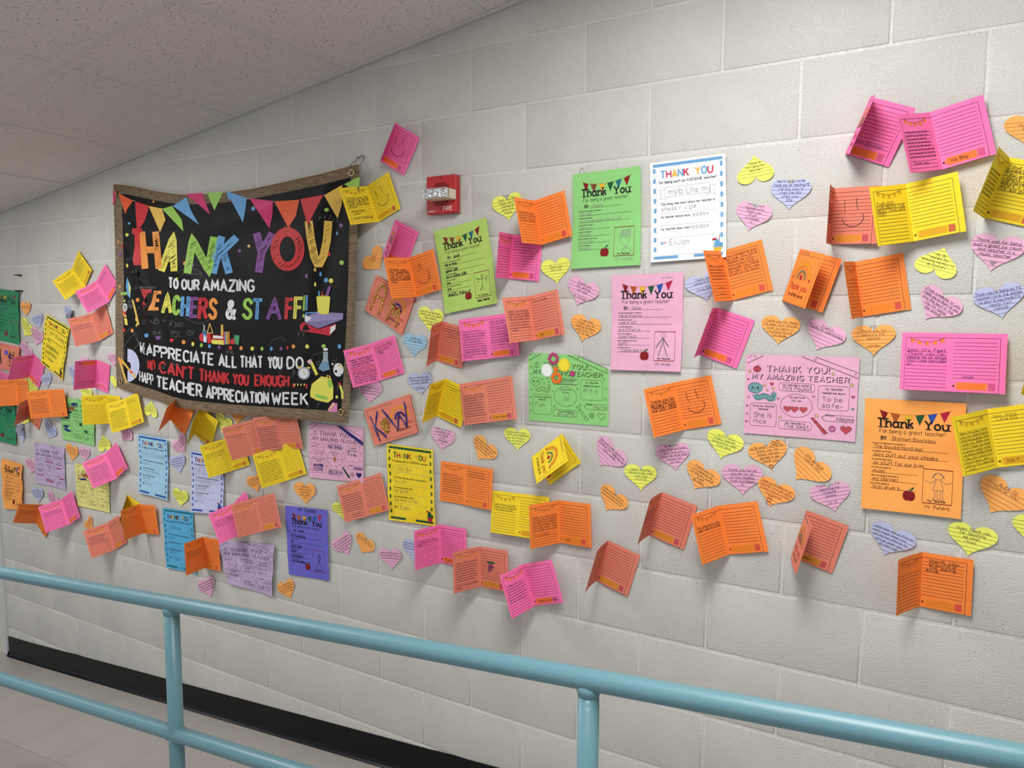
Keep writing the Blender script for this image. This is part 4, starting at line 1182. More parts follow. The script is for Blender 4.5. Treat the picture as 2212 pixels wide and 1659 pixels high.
# ------------------------------------------------------------------ folded cards: pose on the wall, colour, what is written in them
POSE = {
    'c1': (-2.067, -0.0041, -0.6843, -0.1203, -0.8309, 0.275, 0.706),
    'c2': (-1.8702, -0.0044, -0.7515, -0.1411, -0.7483, 0.3395, 0.7413),
    'c3': (-1.9284, -0.0108, -0.922, -0.061, -0.3634, 0.4426, 0.7881),
    'c4': (-1.9601, -0.0045, -1.1483, 0.0911, 0.1862, 0.8163, 1.6417),
    'c5': (-2.5361, -0.0039, -1.1333, 0.211, 0.4822, 0.805, 1.6738),
    'c6': (-2.8949, -0.0046, -1.2299, -0.0036, 0.2366, 0.0458, 0.0967),
    'c7': (-2.6837, -0.0075, -1.2778, -0.0601, -0.0723, 0.4196, 0.8367),
    'c8': (-2.3113, -0.0237, -1.3125, 0.044, -0.0783, 0.3777, 0.4612),
    'c9': (-2.5623, -0.004, -1.3541, 0.2544, 0.4474, 1.012, 2.0681),
    'c10': (-1.8745, -0.0051, -1.3168, 0.0182, 0.0073, 0.4463, 0.9231),
    'c11': (-1.692, -0.0055, -1.3199, -0.0449, -0.3104, 0.1475, 0.3733),
    'c12': (-1.8493, -0.0062, -1.5876, -0.1127, -0.5872, 0.437, 0.873),
    'c13': (-2.2584, -0.0062, -1.8697, -0.1389, -0.49, 0.4655, 0.9435),
    'c14': (-2.5336, -0.0039, -1.9241, 0.1785, 0.6087, 0.5508, 1.1859),
    'c15': (-1.7713, -0.0138, -1.7841, 0.0663, 0.3521, 1.2356, 2.4821),
    'c16': (-1.8915, -0.0057, -1.9438, -0.1368, -0.4782, 0.4531, 0.9342),
    'c17': (-1.6249, -0.0151, -1.8148, 0.0284, -0.0834, 0.9203, 1.705),
    'c18': (-1.3538, -0.0139, -1.276, 0.4198, 0.5329, 1.0142, 2.0866),
    'c19': (-1.192, -0.0219, -1.3214, 0.3738, 0.3801, 1.1405, 2.1648),
    'c20': (-1.0135, -0.0072, -1.4523, 0.0008, -0.3278, 0.2817, 0.5795),
    'c21': (-0.8433, -0.0205, -1.3629, 0.1252, -0.2493, 0.2088, 0.2708),
    'c22': (-0.6889, -0.0142, -1.3269, 0.1371, -0.1026, 0.1758, 0.4415),
    'c23': (-0.6886, -0.0059, -1.4567, -0.0435, -0.3519, 0.3215, 0.6677),
    'c24': (-0.957, -0.0091, -1.7181, -0.1912, -0.6026, 0.3533, 0.9565),
    'c25': (-0.8057, -0.0081, -1.677, -0.0626, -0.3027, 0.2639, 0.491),
    'c26': (-1.1984, -0.0039, -1.9087, -0.0188, -0.0423, 0.8587, 1.7596),
    'c27': (-0.2637, -0.0077, -1.5413, -0.0656, -0.3386, 0.0722, 0.2373),
    'c28': (-0.1963, -0.007, -1.0306, -0.0138, -0.2958, 0.3208, 0.6561),
    'c29': (-0.024, -0.0041, -0.7321, -0.074, -0.233, 0.6397, 1.3226),
    'c30': (-0.131, -0.0158, -0.592, 0.3248, 0.3814, 1.2201, 2.3374),
    'c32': (-0.122, -0.0274, -0.2655, 0.4003, 0.4539, 1.1822, 2.1108),
    'c33': (-0.2101, -0.004, -0.467, -0.1014, -0.3713, 0.529, 1.1054),
    'c34': (0.0815, -0.0088, -0.9507, 0.169, 0.1701, 0.9259, 1.8796),
    'c35': (0.2844, -0.0101, -0.9342, -0.0433, -0.12, 0.0578, 0.1849),
    'c36': (0.4503, -0.0039, -0.8714, -0.0549, -0.1921, 0.5595, 1.3009),
    'c37': (0.2851, -0.0126, -1.1439, -0.0627, -0.1766, -0.063, 0.0428),
    'c38': (0.0871, -0.0075, -1.1447, 0.1798, 0.2664, 0.8329, 1.7452),
    'c40': (0.1882, -0.0057, -1.4407, -0.0247, 0.0222, -0.0261, 0.0649),
    'c41': (0.402, -0.016, -1.5129, -0.1217, -0.0223, -0.0298, -0.0052),
    'c42': (0.5486, -0.0073, -1.5139, 0.0422, -0.0304, 0.4864, 0.973),
    'c43': (0.0817, -0.0067, -1.6629, 0.0389, -0.0115, 0.6063, 1.2136),
    'c44': (0.2532, -0.0039, -1.7125, -0.0079, -0.0255, 0.5658, 1.1408),
    'c45': (0.4477, -0.006, -1.7355, -0.0693, -0.305, 0.6402, 1.2838),
    'c46': (0.4969, -0.0079, -1.2743, 0.6022, 0.7578, 1.1518, 2.5038),
    'c47': (0.4648, -0.0039, -0.5748, -0.0729, -0.1994, 0.6943, 1.5053),
    'c48': (0.3611, -0.0046, -0.6749, 0.0518, 0.0889, 0.8423, 1.6905),
    'c50': (1.0485, -0.0039, -0.752, -0.0844, -0.2393, 0.669, 1.3468),
    'c51': (1.2141, -0.0056, -0.7537, 0.1856, 0.2554, 1.0962, 2.4131),
    'c52': (1.3784, -0.0057, -0.7944, -0.0348, -0.1745, 0.7028, 1.408),
    'c53': (1.0007, -0.0039, -0.9058, 0.1402, 0.3083, 0.8401, 1.6979),
    'c54': (0.9232, -0.0049, -1.1216, -0.043, -0.2373, 0.4645, 0.9508),
    'c55': (1.5887, -0.0288, -0.9715, -0.1515, -0.0009, 0.0574, 0.0297),
    'c56': (1.358, -0.0118, -0.3907, 0.2805, 0.3097, 0.876, 1.8247),
    'c57': (1.5306, -0.004, -0.4479, -0.0537, -0.2366, 0.4441, 0.8928),
    'c58': (1.3097, -0.0075, -0.6089, 0.0622, 0.0101, 0.7185, 1.7343),
    'c59': (1.4835, -0.0106, -0.6132, -0.0136, -0.1748, 0.3814, 0.8402),
    'c60': (1.6563, -0.0054, -0.5657, 0.12, 0.2803, 0.6513, 1.3228),
    'c61': (1.6804, -0.0146, -1.148, -0.0582, -0.2118, 0.4447, 0.7107),
    'c62': (1.551, -0.0043, -1.5181, 0.0019, -0.0136, 0.5031, 1.1671),
    'c63': (0.8605, -0.0039, -1.4472, 0.1004, 0.244, 0.7791, 1.5772),
    'c64': (1.0623, -0.0046, -1.4653, -0.0728, -0.2461, 0.493, 1.0766),
    'c65': (0.6925, -0.0039, -1.6195, 0.1121, 0.2561, 0.8132, 1.662),
    'c66': (1.2588, -0.0069, -1.4454, 0.1586, 0.2161, 0.922, 1.8678),
    'c67': (1.7976, -0.0134, -0.9906, -0.13, 0.2299, 0.0681, 1.7117),
}
def K_(i, colr, label, **kw):
    return card(POSE[i], colr, label, **kw)
BL_ = ('black', .55); PN = ('pencil', .6); NV = ('navy', .7)
K_('c1', 'yellow', 'yellow card, opened, topmost on the wall left of the banner', lw=['*'] * 8, rw=['*'] * 7, pen=BL_)
K_('c2', 'pink', 'pink card tucked against the left edge of the banner, below a yellow card', lw=['*'] * 9, rw=['*', '*'], pen=BL_)
K_('c3', 'salmon', 'salmon card left of the banner, under the pink card that touches it', lw=['*'] * 3, rw=None, pen=('navy', .6))
K_('c4', 'pink', 'pink card hung upside down left of the banner, its pencil drawing at the top', rw=['*', '*', '*'], pen=('purple', .6), flip=True)
K_('c6', 'pink', 'pink card cut off by the left edge of the photo, behind an orange card', rw=['*'] * 4)
K_('c5', 'pink', 'deep pink empty card beside the striped yellow sheet, over the glitter card', rw=None)
K_('c7', 'orange', "orange card cut by the photo's left edge, above the lower dark green sheet", rw=['*', '*'], pen=('navy', .6))
K_('c9', 'salmon', 'brown-salmon card mostly hidden behind an orange card near the left edge', lw=['*'] * 9, pen=BL_, push=0.0)
K_('c8', 'orange', 'orange card with dense handwriting left of the scribbled green sheet', lw=['*'] * 9, pen=BL_, push=0.012)
K_('c10', 'yellow', 'yellow card with an empty left page over the scribbled green sheet', rw=['*', '*'], pen=BL_)
K_('c11', 'yellow', 'yellow card full of writing, just under the lower left corner of the banner', lw=['*'] * 10, rw=['*', '*'], pen=BL_, push=0.012)
K_('c12', 'pink', 'pink card over the pale yellow activity sheet', lw=['*'] * 9, pen=('pencil', .7), push=0.01)
K_('c14', 'orange', 'dark orange card at the bottom left, overlapping the amber sheet', lw=['*', '*', '*', '*'], pen=BL_)
K_('c13', 'pink', 'pink card at the lower left, lying over a dark orange card', lw=['*', '*', '*'], pen=('navy', .6), push=0.012)
K_('c15', 'yellow', 'yellow card mostly hidden behind an orange card at the lower left', rw=['*'] * 4, push=0.0)
K_('c16', 'salmon', 'salmon card at the lower left, below the pale yellow activity sheet', lw=['*'] * 5, rw=['*'] * 2, pen=('navy', .6))
K_('c17', 'orange', 'orange card at the lower left with faint writing on the right page', rw=['*', '*'], pen=('orange', .8), push=0.004)
K_('c18', 'orange', 'dark orange card sticking out under the lower left border of the banner', pen=BL_)
K_('c19', 'yellow', 'dark yellow card sticking out below the banner, right of a dark orange one', lw=['*'] * 3, pen=PN)
K_('c20', 'yellow', 'yellow card over the lavender blue sheet, its right page half covered', lw=['*'] * 3, pen=BL_)
K_('c22', 'salmon', 'brown-salmon card tucked under the bottom border of the banner', lw=['*'] * 11, rw=['*', '*-'], pen=BL_)
K_('c23', 'yellow', 'yellow card full of writing below the two brown-salmon cards', lw=['*'] * 10, pen=BL_)
K_('c21', 'salmon', 'brown-salmon card with short lines of writing, over two yellow cards', lw=['*', '*-'], pen=BL_, push=0.02)
K_('c24', 'pink', 'pink card partly behind a salmon card above the lilac sheet', lw=['*'] * 4, pen=BL_)
K_('c25', 'salmon', 'salmon card below the banner, in front of a pink card', lw=['*-'], pen=PN, push=0.024)
K_('c26', 'orange', 'orange card over the right edge of the bright blue sheet', lw=['*'] * 4, pen=BL_, push=0.004)
K_('c27', 'salmon', 'salmon card between the pink activity sheet and the striped yellow sheet', lw=['*'] * 8 + ['', '*-', '*-'], pen=BL_)
K_('c28', 'pink', 'pink card with black and red handwriting at the right edge of the banner', lw=['Happy Teacher Apprec', '  Week Mrs. Fiset', 'I appreciate everything', 'you do for me.', '^Thank you for being', '^the best. Thank you', 'for getting me snacks', 'read. Thank you for', 'always showing me', 'so close to being', 'Thank for wings'], rw=['^My favorite subject', '^is math math with', '  I love you Mrs.', '      Fiset'], pen=('pen', .8), hh=4.4)
K_('c30', 'pink', 'pink card right of the banner, its rainbow cover swung half open', cov='x', dark='navy')
K_('c29', 'orange', 'orange card with a smiling face, over the gold-glitter card', lw=['Thank you', 'for teaching', 'us all for fun', 'us your class', 'being awesome', 'you'], extra='tongue', pen=('pen', 1.1), hh=6, push=0.012)
K_('c32', 'pink', 'deep pink card with a drawn smile, highest one left of the fire alarm', extra='smile')
K_('c33', 'yellow', 'yellow card over the top right corner of the banner, smile on its right page', lw=['Thank you for', 'teaching me &', 'little words I', 'really enjoy your', 'class', '', '   5+5=55!', '      yay!', '', '  Just kidding!'], extra='smile', pen=('pen', 1.0), hh=6)
K_('c34', 'salmon', 'brown-salmon card behind the pink one, spotted with ink, left page in shade', lw=['*'] * 10, rw=['*', '*', '*-', '*-'], pen=BL_)
K_('c35', 'pink', 'bright pink card lying open, both pages full, between two salmon cards', lw=['Mrs. Lawton!', '*', 'I love your smile', '*', '*', '*', '*', '*', 'I appreciate what', 'but I love you so', 'much!'], rw=['Your so beautiful', 'Your the best teach', '*', 'You make me laugh', '*', '*', '*', '*', 'with yours, adults!', '*-'], pen=('navy', .6))
K_('c36', 'salmon', 'salmon card signed love at the top of its right page, below the lime sheet', lw=['Dear Mrs. Lawton', 'Thank you for being', 'me. You have helped', 'me and taught me all', '*', '*', '*', '  really.'], rw=['    Love Eloise'], pen=BL_, name='Ella', push=0.02)
K_('c38', 'yellow', 'dark yellow card folded half open, overlapped by a flat salmon card', lw=['*'] * 9, rw=['*', '*-'], pen=BL_)
K_('c37', 'salmon', 'flat salmon card with writing on its left page, left of the green flower sheet', lw=['To Mrs. Lawton I', 'just wanted to say', 'thank youu. All', '*', '*', '*', '*', '*', '*'], pen=BL_, name='From: Jayden', push=0.01)
K_('c40', 'orange', 'flat orange card right of the striped yellow sheet', lw=['Dear Mr. P', '*', '*', '*', '*', '*', '*', '*'], rw=['*', '*', '*'], pen=('brown', .7), hh=5)
K_('c41', 'yellow', 'flat yellow card with three lines of writing, tucked behind an orange card', lw=['Dear Mrs. Lawndr', 'Thank you for helping', 'me read better'], pen=BL_)
K_('c42', 'orange', 'orange card at bottom centre, standing out in front of a flat yellow card', lw=['Dear Mr. Crowford', 'Thank you for being', 'the best P.E teacher', 'you have been there', 'for me when I was', 'younger to now!', '', '  Love Riley'], name=' Ella', pen=BL_, push=0.006, hh=5)
K_('c43', 'pink', 'pink card below the striped yellow sheet, its name partly covered', lw=['Thank you for', 'teaching all of us', 'Keep my ...'], pen=BL_, name='From Co')
K_('c44', 'salmon', 'salmon card with a scribbled bunch of grapes on the right page', lw=['Dear Mrs Lawton', '*', '*', '*', '*', '*', '*', '*', '', 'Your favourite friend', 'Riley'], extra='grapes', pen=BL_, push=0.012)
K_('c45', 'pink', 'pink card hanging lowest in the middle, signed on its pencil', lw=['   Dear Mr. Cu', '*', '*', '*', '*', '*', '*'], pen=('navy', .6), name='Avery & Marcus', push=0.022)
K_('c46', 'yellow', 'yellow card tilted over, its rainbow cover facing out', cov='To: Mr Crawford', dark='dgreen')
K_('c48', 'pink', 'deep pink card with a narrow left page, under an orange card', rw=['*', '*', '*', '*', '*-'], pen=('purple', .6))
K_('c47', 'orange', 'orange card left of the mid green sheet, over a deep pink card', lw=['I hope all is well,', 'the rest of teaching', 'is good, you are', 'my best teacher'], pen=BL_, push=0.012)
K_('c50', 'orange', 'orange card over the bottom corner of the white sheet', lw=['Hello Mr. Crawford', '*', '*', '*', '*', '', '', '*-', '', '*-'], rw=['Your handsome and', 'so nice. You have', 'helped me with', 'motivation and', 'because You make', 'me feel I think you', 'should run for mayor'], pen=('brown', .8))
K_('c51', 'orange', 'orange card with the rainbow cover turned to the front', cov='To: Mr. Cally', dark='dgreen')
K_('c52', 'orange', 'orange card with a blank ruled right page, right of the rainbow cover', lw=['*-', '*-', '*-'], pen=('orange', .8))
K_('c53', 'pink', 'pink card with curled left page right of the rose sheet, cast in shadow', name='*')
K_('c54', 'orange', 'orange card with a smile, left of the coloured-in pink sheet', lw=['Thank you for', 'giving me into', 'reading. I really', 'like your class'], extra='smile', pen=('pen', 1.05), hh=6.4)
K_('c55', 'pink', 'pink card lying flat and wide open at the right, above the amber sheet', lw=['Dear Mrs. Fiset,', 'Thank you for', 'Helping me on things', 'that I was confused', 'on'], extra='hotzzz', pen=('purple', .8), hh=5.4)
K_('c56', 'pink', 'pink card at the top right with its cover folded almost edge-on', cov='x', rw=[''] * 10 + [' From Christian'], pen=('purple', .8))
K_('c58', 'salmon', 'salmon card with a smile, right of the upper hearts, behind a yellow card', lw=['*'] * 6, extra='smile', pen=('pen', 1.0))
K_('c57', 'pink', 'pink card at the top right, its left page filled with black writing', lw=['*'] * 8 + ['   *-', '   Thank you'], name='MS. Bay', pen=('pen', .9), push=0.014)
K_('c59', 'yellow', 'yellow card near the top right, thanks written in pencil capitals', lw=['THANKS', 'FOR BEING THE', 'BEST TEACHER', 'MSP'], pen=('brown', .8), hh=5.6, push=0.016)
K_('c60', 'yellow', 'yellow card cut by the right edge of the photo, near the top', lw=['*'] * 7, rw=['Your So', 'sweet', 'You were', 'I dont and', 'we have great', 'Shirt + I love', "its so pretty"], pen=('pen', .9), hh=6)
K_('c61', 'yellow', 'yellow card cut by the right edge of the photo, over the amber sheet', lw=['Dear Mrs. End Thank', 'you for teaching me', 'and having great times', 'while me. Bella and', 'Matt I hope you have', 'a great year when', 'we leave middle school', 'I do not want you', 'much but I am', 'sorry for leaving,', '   your'], rw=['  loun thing,', '     Love Ella'], name='Ella ~', pen=BL_)
K_('c62', 'orange', 'orange card at the bottom right, hanging below the blue heart', rw=['     thank you', '     crawford', '      for being', '  Alive'], pen=('pen', .9), hh=6)
K_('c63', 'salmon', 'brown-salmon blank card at bottom centre, beside a bright orange one', lw=['*'] * 5, pen=BL_)
K_('c64', 'orange', 'orange card with two written lines, right of a brown-salmon card', lw=["I'm thankful for", 'wish I were my writing'], pen=('pen', .8), hh=5.2)
K_('c65', 'salmon', 'brown-salmon blank card hanging alone just above the railing')
K_('c66', 'salmon', 'salmon card at the lower right with its rainbow cover seen edge-on', cov='*', name='Quinlyn', pen=('pen', .8))
K_('c67', 'yellow', 'dark yellow card only just in view at the right edge of the photo')

# closed cards with glitter lettering
def closed_card(label, colr, c4, mode):
    t = empty('greeting_card', tuple(sum((Vector(c) for c in c4), Vector()) / 4))
    tag(t, label, 'card', 'closed cards decorated with glitter letters')
    for nm, base in (('back_page', 0.003), ('front_page', 0.009)):
        M = sheet_map(c4, 140, 108, base, 0.004)
        B = PB(); B.grid(lambda u, v: M(140 * u, 108 * (1 - v), 0), 8, 4, pm(colr))
        if nm == 'front_page':
            k = ink('line')
            ribbon(B, M, [(3, 101), (133, 101), (133, 7), (3, 7)], .6, k)
            ribbon(B, M, [(8, 101), (8, 0)], .6, k)
            cx, cy = 98, 52
            for r, wd, m in ((27, 7, mat('print_rainbow_outer', (232, 150, 40), .6)), (14, 5, ink('navy'))):
                ribbon(B, M, [(cx + r * math.cos(math.radians(a)), cy + r * 1.2 * math.sin(math.radians(a))) for a in range(0, 181, 12)], wd, m, 2, seg=40)
            fill(B, M, ell(cx, cy + 3, 5, 5), ink('red'), 3)
            text(B, M, 'Thank you', 70, 32, 12, 1.1, ink('red'), 2, fit=(74, 128)); text(B, M, 'for all that you do', 70, 19, 7, .7, ink('black'), 2, fit=(78, 122))
        B.build(nm, t)
    gm = MATS.get('gold_glitter')
    if not gm:
        gm = mat('gold_glitter', (226, 184, 92), 0.22, 0.5, 1.0)
        g = N(gm, 'ShaderNodeNewGeometry'); vo = N(gm, 'ShaderNodeTexVoronoi'); vo.inputs['Scale'].default_value = 330
        L(gm, g.outputs['Position'], vo.inputs['Vector']); bp = N(gm, 'ShaderNodeBump'); bp.inputs['Strength'].default_value = 1.0; bp.inputs['Distance'].default_value = 0.004
        L(gm, vo.outputs['Color'], bp.inputs['Height']); L(gm, bp.outputs['Normal'], gm.node_tree.nodes['Principled BSDF'].inputs['Normal'])
    def glue(name, strokes, m, r):
        B = PB()
        for st in strokes:
            P = []
            for a, b in zip(st, st[1:]):
                for i in range(4): P.append((a[0] + (b[0] - a[0]) * i / 4, a[1] + (b[1] - a[1]) * i / 4))
            P.append(st[-1])
            B.tube([M(p[0], p[1], 3) for p in P], r, m, 6, rs=[r * random.uniform(.65, 1.25) for p in P])
        B.build(name, t)
    def sequins(pts):                       # loose glitter flakes, uncountable
        B = PB()
        for p in pts:
            c = M(p[0], p[1], 6); a = random.uniform(0, 3); s = random.uniform(.0010, .0020)
            n = Vector((random.uniform(-.6, .6), -1, random.uniform(-.6, .6))).normalized(); u = n.cross(Vector((math.cos(a), 0, math.sin(a)))).normalized(); v = n.cross(u)
            c = c + Vector((0, -random.uniform(0, .0025), 0))
            B.poly([c + (u * math.cos(k * 1.047) + v * math.sin(k * 1.047)) * s for k in range(6)], gm)
        tag(B.build('glitter', t), kind='stuff')
    def along(strokes, wd, n):
        out = []
        for st in strokes:
            for a, b in zip(st, st[1:]):
                for i in range(n): f = random.random(); out.append((a[0] + (b[0] - a[0]) * f + random.gauss(0, wd), a[1] + (b[1] - a[1]) * f + random.gauss(0, wd)))
        return out
    if mode == 'AM':
        Aa = [[(18, 12), (22, 78), (30, 94), (44, 90), (50, 74), (48, 12)], [(22, 56), (49, 56)]]
        Mm = [[(78, 10), (84, 64), (96, 36), (108, 64), (114, 10)]]
        glue('glitter_letter', Aa, gm, .0032); glue('glitter_letter', Mm, gm, .0032); sequins(along(Aa + Mm, 2.2, 45))
    elif mode == 'KW':
        nv = mat('blue_glitter_glue', (34, 38, 120), 0.25, 0.6)
        glue('glue_letter', [[(14, 84), (18, 48), (22, 8)], [(38, 92), (20, 50), (44, 14)]], nv, .0034)
        glue('glue_letter', [[(52, 92), (68, 60), (84, 22), (96, 68), (112, 24), (122, 78), (120, 92)]], nv, .0036)
        sequins([p for p in [(random.uniform(36, 66), random.uniform(24, 66)) for i in range(900)] if abs(p[0] - 51) < 13 * (1 - abs(p[1] - 50) / 40.0)])
    else:
        dk = mat('dark_glitter', (54, 46, 44), 0.35, 0.5)
        glue('glitter_letter', [[(16, 20), (22, 84), (40, 84), (46, 20)], [(18, 52), (46, 52)]], dk, .003); glue('glitter_letter', [[(92, 84), (92, 30)], [(112, 84), (112, 30)], [(92, 56), (112, 56)]], dk, .003)
        B = PB(); B.poly([M(72 + (13 if i % 2 else 8) * math.cos(i * math.pi / 6), 74 + (13 if i % 2 else 8) * math.sin(i * math.pi / 6), 5) for i in range(12)], mat('violet_foam', (104, 84, 190), .7)); B.build('flower_sticker', t)
closed_card('salmon closed card with gold glitter letters, right of the banner', 'salmon', (W('G', 325, 132), W('G', 640, 318), W('G', 537, 617), W('G', 235, 415)), 'AM')
closed_card('salmon closed card with blue glue letters K W and a gold glitter heart', 'salmon', (W('G', 225, 1223), W('G', 597, 1095), W('G', 668, 1408), W('G', 315, 1517)), 'KW')
closed_card('salmon closed card with dark letters and a violet flower, near the left edge', 'salmon', (W('A', -55, 1025), W('A', 243, 1090), W('A', 238, 1375), W('A', -60, 1310)), 'AH')

# ------------------------------------------------------------------ printed sheets
def q4(c, *p):
    return [W(c, x, y) for x, y in p]
S = sheet
S('thank_you_sheet', 'dark green thank-you sheet cut by the left edge of the photo, upper one', 'darkgreen', q4('A', (-55, 425), (232, 468), (238, 1063), (-60, 990)), 216, 279, T1(ans=['*'] * 6, dark=True, pic='beard', pen=('dgreen', 1.2)), curl=0.01)
S('thank_you_sheet', 'dark green thank-you sheet at the left edge of the photo, below the orange card', 'darkgreen', q4('B', (-85, 60), (152, 120), (165, 505), (-75, 440)), 216, 279, T1(ans=['*'] * 6, dark=True, pic='', pen=('dgreen', 1.2)), curl=0.004)
S('thank_you_sheet', 'narrow-looking amber thank-you sheet at the lower left, its right edge curling off the wall', 'amber', q4('V', (64, 742), (440, 850), (457, 1690), (112, 1635)), 216, 279, T1(ans=['*'] * 6, pic='', pen=('brown', 1.0)), curl=0.014)
S('thank_you_sheet', 'yellow sheet with green dashed border left of the banner', 'yellow', q4('A', (537, 720), (800, 875), (718, 1465), (482, 1262)), 216, 279, T2('yellow', 'dgreen', ['red', 'maroon', 'gold', 'dgreen', 'maroon'], 'MY TEACHER', 'PIES', 'HAMBURGERS', 'PARTICIPATE', 'NOAH', pen=('dgreen', 2.0)), curl=0.01)
S('activity_sheet', 'green activity sheet scribbled over in dark blue, left of the banner bottom', 'green', q4('B', (545, 72), (858, 108), (857, 510), (570, 447)), 279, 216, T3('green', extra='scribbles redwords'), curl=0.005)
S('activity_sheet', 'lilac activity sheet at the left, below the scribbled green sheet', 'lilac', q4('B', (318, 475), (588, 528), (598, 905), (330, 838)), 279, 216, T3('lilac', D_='the best', pen=('crimson', 2.2)), curl=0.005)
S('activity_sheet', 'pale yellow activity sheet partly covered by a pink card', 'pale', q4('B', (680, 665), (985, 735), (993, 1110), (705, 1045)), 279, 216, T3('pale', extra='redwords'), curl=0.004)
S('thank_you_sheet', 'pale blue sheet with blue dashed border, under the bottom left of the banner', 'lightblue', q4('D', (8, 335), (228, 372), (230, 830), (15, 770)), 216, 279, T2('lightblue', 'blue', ['blue', 'red', 'gold', 'blue', 'maroon'], 'Mr Thompson', 'helpful', 'we had fun quiz', 'Be kind', 'Aida', sticker='flower'), curl=0.004)
o, M = S('thank_you_sheet', 'lavender blue sheet with blue dashed border, half covered by a yellow card', 'lavender', q4('D', (400, 458), (642, 502), (645, 935), (403, 915)), 216, 279, T2('lavender', 'blue', ['blue', 'red', 'gold', 'blue', 'maroon'], 'M-s', 'being great', 'good job', 'listen', 'Ella'), curl=0.004)
S('thank_you_sheet', 'bright blue sheet with blue dashed border, behind an orange card near the railing', 'blue', q4('D', (185, 885), (412, 917), (440, 1383), (215, 1330)), 216, 279, T2('blue', 'teal', ['blue', 'red', 'gold', 'dgreen', 'maroon'], 'Bellona', 'water', '', 'clg or', 'Violet', pen=('navy', .8)), curl=0.006)
S('activity_sheet', 'lilac activity sheet with curled top, hanging just above the railing', 'lilac', q4('D', (611, 1135), (1027, 1160), (1008, 1547), (680, 1445)), 279, 216, T3('lilac', 'Mrs Buttler', 'how to/draw', 'she is good', 'She very nice', 'Viola', pic='marks'), curl=0.012)
S('thank_you_sheet', 'violet blue sheet with a bearded drawing, just above the railing', 'purple', q4('D', (1103, 868), (1418, 905), (1430, 1433), (1130, 1380)), 216, 279, T1('Gavin', ["It's his hallway", 'no', "don't talk", 'Gym', 'his hallway', "it's his hallway"], ('pen', 1.8), pic='beard', top='Mr. Dooley', dark=False), curl=0.006)
S('activity_sheet', 'pink activity sheet with a dark blue painted bar, below the right end of the banner', 'rose', q4('E', (133, 142), (643, 193), (645, 712), (133, 658)), 279, 216, T3('rose', 'mis thma', 'Trik', 'arts+Mind/I LOVE', 'Butifl', 'masm', pic='ball', extra='bluebar blueheart greencrayon', pen=('navy', 2.0)), curl=0.004)
S('thank_you_sheet', 'yellow sheet with green dashed border, lower middle of the wall, right of the banner corner', 'yellow', q4('E', (865, 340), (1300, 400), (1325, 1120), (885, 1055)), 216, 279, T2('yellow', 'dgreen', ['dgreen', 'red', 'gold', 'dgreen', 'rust'], 'Ms Be', 'to runt-', 'be good', 'be nice to her.', 'Eden', pen=('pencil', 1.1)), curl=0.007)
S('thank_you_sheet', 'lime green sheet with a stick figure drawing, right of the banner', 'lime', [W('F', 918, 1080), W('F', 1387, 958), W('G', 1313, 358), W('G', 887, 445)], 216, 279, T1('ALeX', ['He is nice', 'good JoB', 'do A GOOd JOB', 'p.e.', 'p.e.', 'dooLEy  PoEm'], ('pen', 2.0), 'mist mere', 'stick', dark=True), curl=0.003)
S('thank_you_sheet', 'mid green sheet with a drawn head, left of the white sheet', 'green', q4('H', (880, 178), (1552, 90), (1550, 1073), (862, 1112)), 216, 279, T1('Mason', ['fun bell', 'everyone deserves a fun', 'behave', 'Recess', 'Practice', 'Kickball'], ('grey', .9), 'Mr. McCully', 'head', dark=True), curl=0.003)
S('thank_you_sheet', 'white sheet with blue dashed border and coloured title', 'white', q4('L', (117, 237), (828, 143), (834, 1117), (125, 1168)), 216, 279, T2('white', 'skyblue', ['skyblue', 'eraser', 'gold', 'skyblue', 'eraser'], 'mslb Ulle my', 'shess r v pe', 'sadax', 'sadax', 'EliJah', pen=('grey', 1.2)), curl=0.003)
S('thank_you_sheet', 'rose pink sheet with a pencil figure, below and between the green and white sheets', 'rose', q4('K', (100, 145), (742, 120), (717, 1007), (90, 988)), 216, 279, T1('Conor', ['He is Wourtur', 'walk it off.', 'put Effort in', 'Gym/Math', 'Gym/', '  Castle ball Yoli'], ('pencil', 1.1), 'Mr. mcully', 'man', note='corner'), curl=0.003)
tx = lambda px_, py_: ((px_ - 842) / 800 * 279, 216 - (py_ - 755 - (px_ - 842) * .06) / 665 * 216)
cs = q4('I', (838, 745), (1640, 785), (1635, 1477), (848, 1418))
o, M = S('activity_sheet', 'green activity sheet with cut corners and foam flowers stuck on it', 'green', cs, 279, 216, T3('green', 'E', 'Pitit', 'Fun', 'stuPE', 'MarYa', pic='scribble'), curl=0.0, outline=[(0, 205), (14, 216), (170, 216), (279, 176), (279, 0), (0, 0)])
fl = []
def foam_flower(x, y, r, n, rgb, hole=None, nm='foam_flower', petal=0.3):
    m = mat('foam_%d_%d_%d' % rgb, rgb, 0.75)
    B = PB(); nn = n * 8
    O = [(x + r * (1 - petal * (1 - abs(math.sin(n * math.pi * i / nn)) ** .6)) * math.cos(2 * math.pi * i / nn), y + r * (1 - petal * (1 - abs(math.sin(n * math.pi * i / nn)) ** .6)) * math.sin(2 * math.pi * i / nn)) for i in range(nn)]
    h = hole or 0.0001
    I = [(x + h * math.cos(2 * math.pi * i / nn), y + h * math.sin(2 * math.pi * i / nn)) for i in range(nn)]
    for i in range(nn):
        k = (i + 1) % nn
        B.poly([M(*O[i], 10), M(*O[k], 10), M(*I[k], 10), M(*I[i], 10)], m)
        B.poly([M(*O[i], 1), M(*O[k], 1), M(*O[k], 10), M(*O[i], 10)], m)
        if hole: B.poly([M(*I[i], 1), M(*I[k], 1), M(*I[k], 10), M(*I[i], 10)], m)
    B.build(nm, o)
foam_flower(*tx(1105, 817), 20, 9, (178, 66, 116), 9)
foam_flower(*tx(1212, 880), 22, 16, (244, 220, 60), None, petal=.35)
